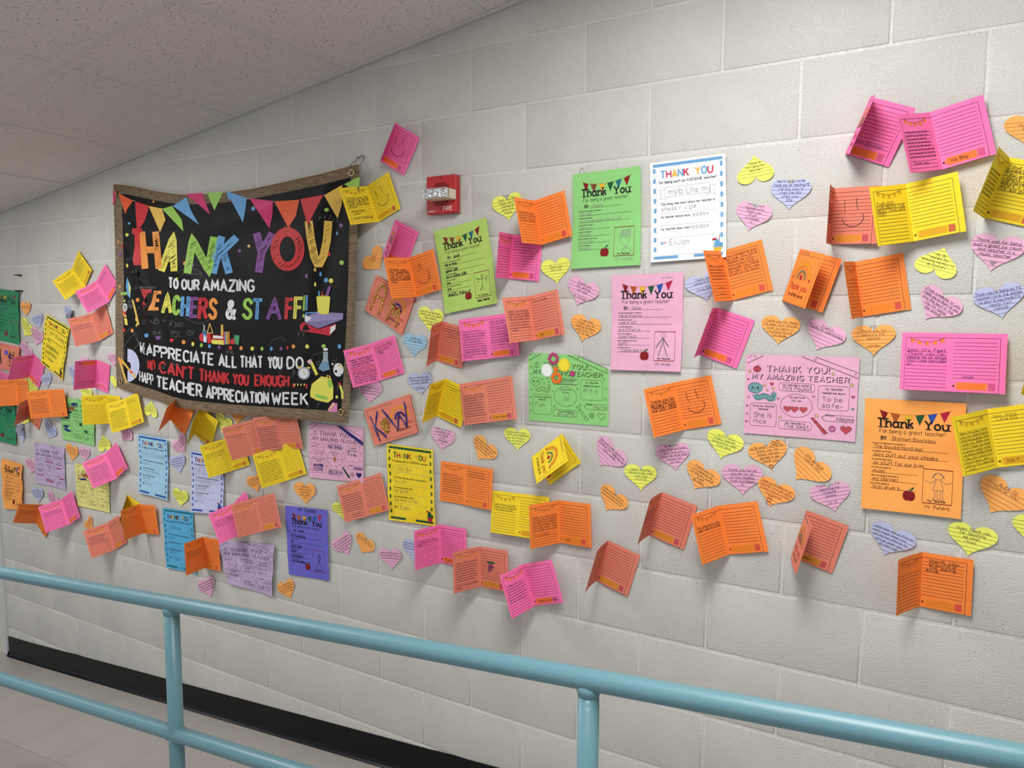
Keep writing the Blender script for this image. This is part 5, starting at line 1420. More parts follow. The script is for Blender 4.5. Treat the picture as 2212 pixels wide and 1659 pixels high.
foam_flower(*tx(1038, 930), 22, 16, (236, 240, 240), None, petal=.35)
foam_flower(*tx(1135, 1003), 20, 9, (236, 118, 40), 8.5)
foam_flower(*tx(1128, 920), 8, 3, (236, 118, 40), None, 'foam_dot', .02)
foam_flower(*tx(1295, 962), 9, 3, (178, 66, 116), None, 'foam_dot', .02)
S('activity_sheet', 'pink activity sheet coloured in with crayon, a blue-green worm on it', 'rose', q4('M', (65, 650), (1335, 685), (1283, 1628), (40, 1527)), 279, 216, T3('rose', 'Mrs Pouliot', 'To be/safe-', 'She is/nice', 'The best', 'Adalynne', True, 'hearts3'), curl=0.003)
S('thank_you_sheet', 'large amber sheet with a drawn girl, at the lower right', 'amber', q4('P', (93, 122), (773, 158), (735, 935), (65, 860)), 216, 279, T1('Brennan Bourassa', ['The bowed hand lap!', 'dont puff out your cheeks', 'do stuff for our lives', 'music', 'my clarinet', 'first drum b...'], ('brown', 1.0), 'Mr. Peters', 'girl'), curl=0.004)

# ------------------------------------------------------------------ heart notes: colour, notch and tip on the wall
def H(c, colr, nx, ny, tx_, ty_, label, **kw):
    return heart(colr, W(c, nx, ny), W(c, tx_, ty_), label, **kw)
TY = ['*', '*', '*', '*']
H('A', 'horange', 298, 622, 302, 748, 'small orange heart beside the upper dark green sheet', words=['', '*', '*'])
H('A', 'hblue', 428, 758, 448, 888, 'blue heart left of the striped yellow sheet near the left edge', words=TY)
H('A', 'hyellow', 318, 848, 276, 970, 'yellow heart below the small orange one, near the left edge', words=TY)
H('A', 'hpink', 428, 930, 408, 1077, 'pink heart left of the striped yellow sheet, under a blue heart', words=TY)
H('A', 'hpink', 312, 1110, 275, 1250, 'pink heart half hidden behind the deep pink card near the left edge', words=TY)
H('A', 'hblue', 798, 692, 768, 815, 'crumpled blue heart peeking out above the salmon card left of the banner', words=TY, fold=True)
H('A', 'hblue', 528, 1425, 545, 1555, 'blue heart under the striped yellow sheet left of the banner', words=['', '*', '*'])
H('A', 'hyellow', 368, 1500, 335, 1640, 'yellow heart tucked between two orange cards near the left edge', words=TY)
H('A', 'hblue', 852, 1375, 815, 1500, 'blue heart almost hidden behind the upside-down pink card', words=TY)
H('A', 'hpink', 1275, 1190, 1285, 1310, 'pink heart half under the left border of the banner', words=TY)
H('A', 'hyellow', 1297, 1450, 1292, 1550, 'yellow heart peeking out at the lower left corner of the banner')
H('A', 'hyellow', 982, 1580, 975, 1710, 'yellow heart behind the top of the empty yellow card', words=['*', '*'])
H('A', 'hblue', 275, 1380, 262, 1487, 'grey-blue heart tip showing above an orange card near the left edge')
H('A', 'hpink', 950, 1235, 955, 1345, 'pink heart edge showing above the upside-down pink card')
H('B', 'hblue', 200, 352, 215, 485, 'curled blue heart beside the lower dark green sheet', words=TY, fold=True)
H('B', 'hblue', 466, 345, 443, 448, 'blue heart below the orange card, left of the scribbled green sheet', words=TY)
H('B', 'hyellow', 945, 518, 925, 400, 'upside-down yellow heart below the two yellow cards at the left', inv=True, words=TY)
H('B', 'hpink', 1142, 372, 1098, 460, 'pink heart tucked under the written yellow card at the left', words=TY)
H('B', 'horange', 655, 537, 650, 650, 'orange heart right of the left-hand lilac sheet', words=TY)
H('B', 'hpink', 765, 557, 768, 655, 'pink heart right of the small orange heart, above the pale yellow sheet', words=TY)
H('B', 'hyellow', 1358, 213, 1362, 100, 'upside-down yellow heart right under the left end of the banner', inv=True, words=TY)
H('B', 'hblue', 345, 918, 355, 1030, 'blue heart with tape below the left-hand lilac sheet', words=TY)
H('B', 'hpink', 288, 662, 287, 768, 'pink heart between the amber sheet and the lilac sheet at the left', words=TY, pen=('red', .8))
H('B', 'hpink', 488, 978, 462, 1065, 'pink heart peeking out above a pink card at the lower left', words=TY)
H('B', 'horange', 798, 1187, 838, 1262, 'orange heart below the pale yellow activity sheet', words=TY)
H('B', 'hyellow', 225, 225, 208, 330, 'yellow heart tip showing under the brown-salmon card near the left edge')
H('D', 'hpink', 303, 390, 352, 480, 'pink heart under the dark yellow card, right of the pale blue sheet', words=TY)
H('D', 'hblue', 292, 525, 313, 636, 'pale blue heart between the pale blue sheet and the lavender sheet', words=TY)
H('D', 'hyellow', 318, 782, 316, 884, 'yellow heart above the bright blue sheet', words=TY)
H('D', 'horange', 866, 672, 893, 772, 'orange heart partly under a yellow card below the banner', words=TY, pen=('pen', .8))
H('D', 'horange', 1245, 738, 1250, 867, 'orange heart above the violet blue sheet', words=['Mrs. Jon I', 'hope you had', 'a wonderful', 'day today', 'Katy'], pen=('brown', .8))
H('D', 'hyellow', 648, 232, 623, 332, 'yellow heart under the bottom border of the banner', words=TY)
H('D', 'horange', 742, 165, 735, 270, 'orange heart nearly covered by the bottom border of the banner', words=['*', '*', '*', '*'])
H('D', 'hpink', 508, 1445, 547, 1560, 'pink heart just above the railing, below an orange card', words=TY)
H('D', 'horange', 1100, 1463, 1138, 1570, 'orange heart lowest on the wall, left of the violet blue sheet corner', words=TY)
H('E', 'hyellow', 430, 930, 452, 1062, 'yellow heart half behind a salmon card, right of the violet blue sheet', words=TY)
H('E', 'hpink', 432, 1250, 503, 1396, 'pink heart below the salmon card, left of an orange heart', words=['*'] * 5)
H('E', 'horange', 663, 1258, 618, 1375, 'orange heart with a blank lower half, below the salmon card right of the violet sheet', words=['*', '*'])
H('E', 'hpink', 893, 1378, 908, 1532, 'small pink heart below the yellow sheet right of the banner corner', words=['*'] * 3)
H('E', 'hblue', 1120, 1300, 1112, 1455, 'blue heart half behind the pink card below the striped yellow sheet', words=['*'] * 3)
H('G', 'hpink', 268, 1030, 262, 1180, 'pink heart under the pink card at the right edge of the banner', words=['', '*', '*', '*'])
H('G', 'hyellow', 765, 442, 746, 592, 'yellow heart below the lime green sheet', words=['*', 'thank you for teach', 'me respect', '*', 'thank'])
H('G', 'hsky', 635, 655, 622, 797, 'sky blue heart right of the gold-glitter card', words=['Thank you', 'for your help'])
H('G', 'hblue', 670, 968, 685, 1113, 'blue heart above the dark yellow half-open card', words=['*', 'Thank you for being', 'my story teacher', '', 'Fathima'])
H('F', 'horange', 352, 1305, 432, 1425, 'orange heart saying thank you, right of the banner border', words=['', 'Thank', 'you!'])
H('G', 'hpink', 862, 1420, 848, 1560, 'pink heart below the dark yellow card, near the orange one', words=['Thank you for your', 'patience with', 'our class!', 'love', 'Annabelle', 'M'])
H('G', 'horange', 1212, 1520, 1142, 1635, 'orange heart below the flat salmon card', words=['*'] * 4)
H('J', 'hyellow', 1128, 135, 1127, 278, 'yellow heart below the green sheet with foam flowers', words=['*', 'Thank you for being our', '*', '*', '*'], pen=('green', .8))
H('N', 'hpink', 265, 300, 148, 440, 'pink heart tilted left, right of the rainbow-cover yellow card', words=['*', 'thanks for helping me', 'with words'])
H('H', 'hyellow', 212, 432, 235, 635, 'yellow heart left of the orange card, near the fire alarm', words=['From', 'Dear Mrs. Bell', 'thank you for', 'making me', 'good and', 'happy'])
H('H', 'hyellow', 697, 1070, 713, 1262, 'yellow heart between the deep pink card and the mid green sheet', words=['', 'Thank you', 'for U All'])
H('H', 'hpink', 980, 1282, 905, 1480, 'pink heart left of the rose pink sheet', words=['', 'Thank you', 'for solving', 'mix-ups', '', 'Mr. McCully'])
H('I', 'horange', 1420, 447, 1372, 638, 'orange heart left of the rose pink sheet, below a pink heart', words=['From Nikki', 'Thank you for', 'helping me learn', 'and have fun', 'Mr. Mc Cully.'], pen=('pen', .8))
H('L', 'hyellow', 1103, 352, 1090, 150, 'upside-down yellow heart right of the white sheet', inv=True, words=['Thanks for', 'for being my', 'teacher'], pen=('pen', .8))
H('L', 'hblue', 1437, 452, 1415, 675, 'large blue heart right of the upside-down yellow heart', words=['Dear Mr. McCully, From Ella', 'Thank you for teaching PE', 'Me too your is', 'when the silly', 'when your', 'Ella'], pen=('navy', .8))
H('L', 'hpink', 1093, 672, 1033, 872, 'pink heart right of the white sheet, below the blue and yellow ones', words=['I enjoy your', 'classes a lot', 'Thank you', 'From', 'Annabelle', 'M'])
H('K', 'hblue', 905, 190, 948, 375, 'blue heart tucked under the orange card below the white sheet', words=['Thank you', 'being my P.E', '', 'From. Gra'])
H('M', 'horange', 453, 300, 418, 545, 'orange heart above the coloured-in pink sheet, below the rainbow cover', words=['Thank you for being', 'the best Gym teacher', 'ever to teach in', 'Worcester School!', 'From, Bradley'], pen=('brown', .8))
H('M', 'hpink', 970, 378, 848, 607, 'pink heart above the coloured-in pink sheet, blank at the bottom', words=['From K.', 'Thanks for understanding'])
H('M', 'horange', 1487, 405, 1490, 668, 'orange heart above the corner of the coloured-in pink sheet, at its right', words=['P.E', 'thank you for', 'being my P.E', 'teacher', '', 'camden'], pen=('brown', .8))
H('N', 'horange', 287, 708, 202, 842, 'orange heart with blank lower lines, left of a brown-salmon card', words=['*', '*', '*'])
H('N', 'hyellow', 517, 485, 518, 663, 'yellow heart below the orange smile card, upright', words=['happy teacher', 'appreciation week', 'from Silas', 'TO Ms B'], pen=('green', .8))
H('N', 'hpink', 803, 300, 838, 483, 'pink heart with doodles, below the orange smile card', words=['by Brookln', 'Your nice and kind', 'and I love you', 'thank me more than', 'thanks for', 'all the'])
H('N', 'horange', 1087, 492, 998, 652, 'orange heart thanking for the art world, above the bright orange card', words=['Thank you for', 'introducing me', 'to the art world!', 'From', 'Bradley'], pen=('pen', .8))
H('N', 'hyellow', 1280, 195, 1228, 378, 'yellow heart tilted left, left under the coloured-in pink sheet', words=['to Mr McCu', 'happy teacher', 'apreciation week', 'from silas'], pen=('green', .8))
H('N', 'hpink', 1425, 492, 1432, 702, 'pink heart between two orange hearts, above the bright orange card', words=['Thank you for all', 'you do for all', 'of the classes', 'from Annabelle', 'M'])
H('O', 'horange', 265, 312, 315, 532, 'orange heart with little faces, directly below the coloured-in pink sheet', words=['by Brooklin   to ms. mc', 'thank you for', 'teach me new', 'games in pe', 'thank you'], mark='faces', pen=('pen', .8))
H('O', 'horange', 728, 460, 546, 625, 'orange heart tilted left, left of the large amber sheet', words=['Mrs. opferell', 'THANK YOU'], pen=('brown', .8))
H('O', 'horange', 361, 702, 278, 895, 'orange heart with red writing, above a rainbow-cover salmon card', words=['Thank you for being our gym', 'Teacher! I love the games', 'we learn about! and like', 'the books!'], pen=('red', .8), mark='robot')
H('O', 'hpink', 883, 728, 948, 948, 'pink heart thanking for chapter books, left of the amber sheet', words=['Thank you for', 'teaching me', 'Chapter', 'books.', '', 'Mr. P'], pen=('navy', .8))
H('P', 'hblue', 283, 1040, 218, 1187, 'blue heart below the large amber sheet', words=['*'] * 5)
H('P', 'hyellow', 818, 1030, 783, 1192, 'yellow heart at the right saying thank you for teaching', words=['Music Thank you', 'for teaching', 'me what', 'I know'], pen=('pen', .8))
H('P', 'horange', 1048, 750, 932, 902, 'orange heart at the right under the yellow card full of writing', words=['ALEX TO', 'THANK YOU'], pen=('brown', .8))
H('P', 'hyellow', 1250, 975, 1215, 1130, 'yellow heart cut by the right edge of the photo, low down', words=['Th', 'you', 'teach', 'and'])
H('S', 'hyellow', 1440, 322, 1525, 132, 'yellow heart upside down at the right, below the two yellow cards', inv=True, words=['Ms. B', 'thanks for', 'showing me how to', 'do cool art'], pen=('pen', .8))
H('S', 'hpink', 1988, 108, 1920, 348, 'large pink heart with a small grey heart in its tip, at the right', words=['Thank you for being', 'such a great p.e. coach', 'and teacher in a', 'music teacher'], mark='heart')
H('S', 'hpink', 1505, 587, 1357, 762, 'pink heart at the right, left of the blue heart with violet writing', words=['From someone to you', 'Thank you so much for you', 'are the best in the', 'You for being', 'the school!'])
H('S', 'hblue', 1985, 535, 2025, 757, 'blue heart with violet writing at the right', words=['Thank you for being our P.E', 'Teacher! I love the games', 'we play! & you made P.E', 'really fun!', 'Natali'], pen=('purple', .8))
H('Q', 'horange', 2010, 368, 1995, 600, 'orange heart cut by the right edge of the photo, near the top', words=['', 'to Ms Bs', 'Boss'], pen=('brown', .8))

# tape strips left bare on the wall and over the notes
for (c, P) in (('A', ((150, 430), (178, 388), (192, 400), (166, 442))), ('V', ((255, 775), (280, 680), (308, 690), (285, 785))), ('B', ((470, 905), (468, 850), (484, 852), (486, 945))), ('D', ((560, 300), (575, 255), (600, 262), (588, 310))),
               ('F', ((590, 705), (612, 700), (635, 770), (612, 775))), ('F', ((500, 570), (560, 575), (558, 600), (505, 598))), ('S', ((135, 590), (160, 640), (150, 650), (128, 600))), ('X', ((1110, 1085), (1215, 1085), (1215, 1220), (1110, 1220))),
               ('W2', ())):
    if P:
        tag(tape([W(c, *p) for p in P], None, 0.0012 if c != 'V' else 0.012), {'A': 'clear tape strip above the upper dark green sheet', 'V': 'clear tape strip across the top of the amber sheet at the left', 'B': 'clear tape strip under the left-hand lilac sheet', 'D': 'clear tape strip beside the yellow heart under the banner', 'S': 'clear tape strip below the rainbow-cover orange card', 'X': 'clear tape square right of the fire alarm'}.get(c, 'clear tape strip between the pink smile card and the yellow smile card' if P[0][0] == 500 else 'clear tape strip right of the yellow smile card'), 'tape', 'bits of clear tape on the wall')

# ------------------------------------------------------------------ the cloth banner
def seg_d(px_, pz, a, b):
    dx, dz = b[0] - a[0], b[1] - a[1]; l = math.hypot(dx, dz); t = max(0, min(1, ((px_ - a[0]) * dx + (pz - a[1]) * dz) / (l * l)))
    return math.hypot(px_ - a[0] - dx * t, pz - a[1] - dz * t), t
_w = lambda x, y: (at(x, y)[0], at(x, y)[2])
FOLDS = [(_w(262, 420), _w(395, 860), 0.030, 0.028), (_w(285, 560), _w(350, 880), 0.034, -0.024), (_w(262, 420), _w(470, 640), 0.05, 0.020), (_w(765, 372), _w(650, 560), 0.06, 0.018), (_w(765, 372), _w(690, 720), 0.045, -0.014),
         (_w(765, 372), _w(470, 500), 0.055, 0.014), (_w(560, 560), _w(600, 880), 0.06, 0.010), (_w(480, 430), _w(500, 560), 0.08, 0.012), (_w(690, 600), _w(665, 900), 0.05, 0.012)]
bx0, bx1 = at(250, 600)[0], at(765, 600)[0]
def bh(x, z):
    u = (x - bx0) / (bx1 - bx0)
    h = 0.016 + 0.024 * max(0, min(1, u)) + 0.012 * math.sin(math.pi * max(0, min(1, u)))
    for a, b, s, A in FOLDS:
        d, t = seg_d(x, z, a, b)
        h += A * math.exp(-(d / s) ** 2) * (0.35 + 0.65 * math.sin(math.pi * min(1, .15 + t * .8)))
    return -max(h, 0.007)
def bs(px_, py, off=0.0):
    Y = -.03
    for i in range(5):
        p = at(px_, py, Y); Y = bh(p[0], p[2])
    return Vector((p[0], Y - off, p[2]))
def ipl(pts, t):
    for a, b in zip(pts, pts[1:]):
        if t <= b[0] or b is pts[-1]:
            f = (t - a[0]) / (b[0] - a[0]); return a[1] + (b[1] - a[1]) * f
TOPP = [(246, 398), (262, 399), (290, 403), (330, 412), (372, 419), (410, 421), (440, 420), (480, 417), (545, 408), (620, 392), (700, 374), (766, 356), (776, 355)]
BOTP = [(252, 836), (290, 849), (330, 861), (370, 876), (400, 884), (450, 890), (500, 895), (560, 900), (620, 904), (700, 910), (753, 913)]
LEFP = [(398, 245), (450, 246), (520, 248), (600, 250), (700, 249), (780, 250), (836, 252)]
RIGP = [(355, 776), (420, 776), (500, 772), (600, 770), (700, 766), (800, 760), (913, 753)]
def bgrid(u, v):
    tx_ = 246 + (776 - 246) * u; bx_ = 252 + (753 - 252) * u
    top = (tx_, ipl(TOPP, tx_)); bot = (bx_, ipl(BOTP, bx_))
    yl = 398 + (836 - 398) * v; yr = 355 + (913 - 355) * v
    lx = ipl(LEFP, yl) - (246 + (252 - 246) * v); rx = ipl(RIGP, yr) - (776 + (753 - 776) * v)
    x = top[0] * (1 - v) + bot[0] * v + lx * (1 - u) + rx * u
    y = top[1] * (1 - v) + bot[1] * v
    return x, y
def woodcloth():
    m = mat('wood_print_cloth', (146, 116, 84), 0.75, 0.2)
    b = m.node_tree.nodes['Principled BSDF']; g = N(m, 'ShaderNodeNewGeometry')
    mpn = N(m, 'ShaderNodeMapping'); mpn.inputs['Scale'].default_value = (8, 1, 60); L(m, g.outputs['Position'], mpn.inputs['Vector'])
    n = N(m, 'ShaderNodeTexNoise'); n.inputs['Scale'].default_value = 3; n.inputs['Detail'].default_value = 6; L(m, mpn.outputs[0], n.inputs['Vector'])
    r = N(m, 'ShaderNodeValToRGB'); r.color_ramp.elements[0].position = .3; r.color_ramp.elements[0].color = lin((92, 79, 64)); r.color_ramp.elements[1].position = .7; r.color_ramp.elements[1].color = lin((140, 122, 100))
    L(m, n.outputs['Fac'], r.inputs[0]); L(m, r.outputs[0], b.inputs['Base Color'])
    return m
M_WOODC = woodcloth()
M_WOODV = mat('wood_print_cloth_edge', (120, 94, 68), 0.75, 0.2)
M_BLACKC = mat('black_satin_cloth', (11, 11, 14), 0.6, 0.18)
t_ = M_BLACKC.node_tree.nodes['Principled BSDF']; t_.inputs['Sheen Weight'].default_value = .0
bn = empty('fabric_banner', tuple(bs(510, 640)))
tag(bn, 'black fabric banner thanking teachers and staff, with a brown wood-print border', 'banner')
US = [0, .006, .017, .034] + [.034 + .932 * i / 84 for i in range(1, 84)] + [.966, .983, .994, 1]
VS = [0, .008, .022, .044] + [.044 + .912 * i / 60 for i in range(1, 60)] + [.956, .978, .992, 1]
B = PB(); C_ = PB()
def gridpart(B, u0, u1, v0, v1, mfn):
    b = len(B.v)
    for j in range(v0, v1 + 1):
        for i in range(u0, u1 + 1):
            x, y = bgrid(US[i], VS[j]); B.v.append(tuple(bs(x, y)))
    w_ = u1 - u0 + 1
    for j in range(v1 - v0):
        for i in range(u1 - u0):
            a = b + j * w_ + i
            B.f.append((a, a + w_, a + w_ + 1, a + 1)); B.m.append(B.mi(mfn(i + u0, j + v0))); B.smooth.append(True)
nu, nv = len(US) - 1, len(VS) - 1
gridpart(B, 3, nu - 3, 3, nv - 3, lambda i, j: M_BLACKC)
cl = B
# print on the cloth, laid out over its surface
def MB(x, y, lay): return bs(x, y, lay * .0005)
def MC(x, y, lay): return bs(230 + x / 2.86, 340 + y / 2.86, .0006 + lay * .0005)
def col(n, rgb): return mat('banner_' + n, rgb, 0.55, 0.3)
cR, cO, cY, cG, cB_, cP, cW, cM, cGo = (col('red', (200, 46, 52)), col('orange', (232, 150, 70)), col('yellow', (226, 220, 92)), col('green', (150, 200, 84)), col('blue', (96, 160, 214)),
                                        col('purple', (128, 74, 150)), col('white', (222, 224, 228)), col('magenta', (206, 44, 110)), col('gold', (226, 186, 84)))
cF = col('flame', (226, 94, 50))
def gl(c, x0, y0, x1, y1, m, w_=44, sl=0.0):
    st = {'O': [[(3 + 3 * math.sin(i * math.pi / 12), 4.5 + 4.5 * math.cos(i * math.pi / 12)) for i in range(25)]], 'U': [[(0, 9), (.6, 5.5), (1.7, 1.6), (2.6, .2), (3.4, .2), (4.6, 2), (5.6, 5.5), (6, 9)]]}.get(c) or GL[c]; mx = max(p[0] for s in st for p in s) or 1
    x0 += abs(sl) / 2; x1 -= abs(sl) / 2
    def T(p):
        f = p[1] / 9; ff = f
        return (x0 + w_ / 2 + (x1 - x0 - w_) * p[0] / mx + sl * (f - .5), y1 - w_ / 2 - (y1 - y0 - w_) * ff)
    for s in st:
        ribbon(B, MC, [T(p) for p in s], w_, m, 1, seg=14, close=(s[0] == s[-1] and len(s) > 3))
        for e, q in ((s[0], s[1]), (s[-1], s[-2])):
            if s[0] != s[-1]:
                a, b = T(e), T(q); d = math.hypot(a[0] - b[0], a[1] - b[1]) or 1
                ribbon(B, MC, [a, (a[0] + (a[0] - b[0]) / d * w_ * .45, a[1] + (a[1] - b[1]) / d * w_ * .45)], w_ * .98, m, 1)
        for a, b in zip(s, s[1:]):
            A, Bb = T(a), T(b); d = math.hypot(A[0] - Bb[0], A[1] - Bb[1]); k = int(d / 13)
            for i in range(k):
                if random.random() < .25: continue
                f = (i + .5) / k; l = w_ * random.uniform(.15, .38); x, y = A[0] + (Bb[0] - A[0]) * f, A[1] + (Bb[1] - A[1]) * f
                ribbon(B, MC, [(x - l, y + l * .75), (x + l, y - l * .75)], random.choice((1.6, 2.2, 3.4)), M_BLACKC, 2)
for c, x0, y0, x1, y1, m, w_ in (('T', 158, 438, 234, 668, cR, 36), ('H', 200, 456, 345, 690, cO, 42), ('A', 325, 476, 470, 706, cY, 44), ('N', 480, 488, 686, 720, cG, 48), ('K', 640, 484, 822, 720, cB_, 48),
                                 ('Y', 880, 464, 1040, 714, cP, 48), ('O', 1015, 432, 1225, 702, cR, 56), ('U', 1228, 390, 1396, 684, cGo, 50)):
    gl(c, x0, y0, x1, y1, m, w_, {'H': -18, 'A': 30, 'N': 30, 'K': 44, 'Y': 30, 'T': -10}.get(c, 0))
for c, x0, y0, x1, y1, m in (('T', 210, 815, 280, 930, cR), ('E', 275, 824, 342, 946, cO), ('A', 340, 838, 412, 962, cY), ('C', 404, 850, 462, 976, cG), ('H', 456, 858, 518, 982, cB_), ('E', 512, 862, 568, 992, cP), ('R', 564, 866, 632, 998, cR),
                             ('S', 628, 868, 690, 1004, cO), ('&', 732, 878, 806, 1004, cW), ('S', 838, 868, 908, 1004, cG), ('T', 900, 870, 966, 1002, cB_), ('A', 988, 868, 1088, 1002, cP), ('F', 1100, 866, 1156, 1000, cR), ('F', 1154, 860, 1214, 998, cY), ('!', 1212, 852, 1240, 990, cG), ('!', 1228, 850, 1252, 988, cB_)):
    gl(c, x0, y0, x1, y1, m, 21 if c != '!' else 12, 18 if c in 'TE' and x0 < 300 else 6)
def bline(words, base, top, m, w_):
    """words: (text, x0, x1) in crop pixels, letters stretched between two curves"""
    def MX(x, t, lay):
        yb, yt = ipl(base, x), ipl(top, x)
        return MC(x, yb + (yt - yb) * t / 100.0, lay)
    for s, x0, x1 in words:
        for dx in (-w_ * .16, 0, w_ * .16):
            pass
        n = sum(max(q[0] for st in GL[c] for q in st) + 2.6 for c in s) - 2.6
        ux = (x1 - x0 - w_) / n; cx = x0 + w_ / 2
        for c in s:
            mx = max(q[0] for st in GL[c] for q in st)
            for st in GL[c]:
                Q = [(cx + p[0] * ux, 8 + p[1] / 9 * 84) for p in st]
                # ribbon in true crop pixels so strokes keep an even width
                R_ = [(q[0], ipl(base, q[0]) + (ipl(top, q[0]) - ipl(base, q[0])) * q[1] / 100.0) for q in Q]
                ribbon(B, MC, R_, w_, m, 1, seg=16, close=(st[0] == st[-1] and len(st) > 3))
                for a, b in zip(R_, R_[1:]):
                    d = math.hypot(a[0] - b[0], a[1] - b[1]); k = int(d / 11)
                    for i in range(k):
                        if random.random() < .45: continue
                        f = (i + .5) / k; x, y = a[0] + (b[0] - a[0]) * f, a[1] + (b[1] - a[1]) * f; l = w_ * random.uniform(.15, .4)
                        ribbon(B, MC, [(x - l, y + l), (x + l, y - l)], 1.1, M_BLACKC, 2)
            cx += (mx + 2.6) * ux
bline([('TO', 380, 448), ('OUR', 462, 578), ('AMAZING', 594, 918)], [(380, 808), (450, 818), (600, 828), (920, 834)], [(380, 738), (450, 748), (600, 756), (920, 752)], cW, 13)
bline([('WE', 205, 240)], [(200, 1205), (245, 1226)], [(200, 1130), (245, 1150)], cW, 4)
bline([('APPRECIATE', 245, 668), ('ALL', 692, 812), ('THAT', 822, 970), ('YOU', 996, 1090), ('DO', 1112, 1220)], [(200, 1205), (245, 1226), (480, 1266), (780, 1302), (1222, 1312)], [(200, 1130), (245, 1150), (480, 1188), (780, 1222), (1222, 1230)], cW, 12.5)
bline([('ND', 250, 304)], [(240, 1306), (400, 1350)], [(240, 1240), (400, 1268)], cR, 9)
bline([("CAN'T", 326, 548), ('THANK', 570, 764), ('YOU', 778, 884), ('ENOUGH', 914, 1132)], [(240, 1306), (400, 1350), (600, 1390), (850, 1412), (1132, 1420)], [(240, 1240), (400, 1268), (600, 1306), (850, 1338), (1132, 1344)], cR, 13)
bline([('HAPP', 203, 292)], [(200, 1384), (300, 1420)], [(200, 1312), (300, 1344)], cW, 7)
bline([('TEACHER', 306, 594), ('APPRECIATION', 614, 1006), ('WEEK', 1020, 1250)], [(200, 1384), (300, 1420), (400, 1442), (600, 1490), (850, 1520), (1250, 1534)], [(200, 1312), (300, 1344), (400, 1366), (600, 1404), (850, 1444), (1250, 1452)], cW, 12.5)
def fl_(P, m, lay=1):                       # pennants: subdivided so they follow the folds
    n = 6
    if len(P) == 3: P = [P[0], P[1], P[2], P[2]]
    b = len(B.v)
    for j in range(n + 1):
        for i in range(n + 1):
            u, v = i / n, j / n
            x = (P[0][0] * (1 - u) + P[1][0] * u) * (1 - v) + (P[3][0] * (1 - u) + P[2][0] * u) * v
            y = (P[0][1] * (1 - u) + P[1][1] * u) * (1 - v) + (P[3][1] * (1 - u) + P[2][1] * u) * v
            B.v.append(tuple(MC(x, y, lay)))
    for j in range(n):
        for i in range(n):
            a = b + j * (n + 1) + i
            B.f.append((a, a + 1, a + n + 2, a + n + 1)); B.m.append(B.mi(m)); B.smooth.append(True)
for P, m in (([(76, 222), (166, 268), (128, 322), (118, 352)], cF), ([(178, 272), (266, 300), (236, 396), (190, 458)], cR), ([(262, 300), (344, 316), (366, 384), (332, 462)], cGo), ([(344, 318), (406, 300), (466, 384), (478, 458)], cG),
             ([(410, 300), (496, 246), (524, 330), (574, 416)], cB_), ([(496, 228), (592, 222), (643, 354)], cM), ([(624, 222), (722, 215), (668, 328)], cG), ([(742, 210), (868, 250), (858, 330), (844, 402)], cB_), ([(884, 252), (1030, 270), (1026, 360), (1008, 440)], cM),
             ([(1038, 272), (1192, 262), (1172, 360), (1124, 436)], cF), ([(1197, 258), (1342, 232), (1290, 330), (1245, 422)], cR), ([(1346, 234), (1458, 170), (1455, 290), (1430, 378)], cGo), ([(1470, 168), (1540, 130), (1540, 176), (1500, 182)], cG)):
    fl_(P, m, 1)
for a, b in (((166, 266), (178, 272)), ((344, 316), (346, 318)), ((868, 250), (884, 254)), ((1030, 270), (1038, 272)), ((1342, 234), (1347, 236))): ribbon(B, MC, [a, b], 2, cW, 1)
for (x, y, rx, ry, m) in ((132, 480, 14, 11, cY), (72, 522, 6, 9, cO), (98, 548, 6, 12, cR), (86, 598, 7, 12, cP), (128, 668, 7, 13, cY), (172, 708, 12, 12, cG), (84, 798, 6, 9, cO), (194, 880, 11, 13, cO), (142, 408, 8, 8, cB_), (112, 886, 7, 9, cG), (484, 655, 9, 12, cO), (530, 668, 12, 9, cP), (436, 752, 6, 12, cY),
                          (292, 274, 6, 8, cO), (824, 578, 9, 11, cP), (881, 548, 9, 9, cGo), (953, 603, 8, 13, cB_), (908, 317, 12, 13, cB_), (1362, 324, 15, 12, cG), (1450, 420, 13, 13, cP), (1375, 598, 10, 14, cR), (1454, 650, 14, 15, cG), (1237, 733, 9, 14, cP), (1324, 722, 8, 14, cB_), (1357, 758, 13, 15, cB_), (1388, 762, 14, 15, cY),
                          (1291, 785, 7, 14, cY), (1290, 694, 8, 12, cGo), (110, 1066, 8, 12, cR), (160, 1070, 9, 12, cO), (248, 1100, 13, 13, cB_), (328, 1115, 13, 11, cP), (404, 1130, 12, 12, cR), (478, 1141, 12, 13, cO), (535, 1153, 9, 13, cY), (588, 1160, 9, 13, cG), (638, 1166, 9, 12, cB_), (698, 1172, 9, 12, cP), (767, 1177, 11, 13, cR),
                          (833, 1179, 10, 13, cO), (902, 1181, 11, 13, cY), (962, 1182, 9, 13, cG), (1020, 1182, 9, 13, cB_), (1080, 1182, 9, 12, cP), (1120, 1176, 6, 12, cR), (1156, 1168, 11, 13, cO), (1241, 1168, 12, 13, cY), (1343, 1166, 14, 12, cG), (1440, 1168, 11, 14, cB_), (1424, 1480, 8, 10, cY), (1398, 1277, 6, 7, cW), (1425, 470, 6, 12, cB_)):
    if 64 < x < 1480: fill(B, MC, ell(x, y, rx, ry, 12), m, 1)
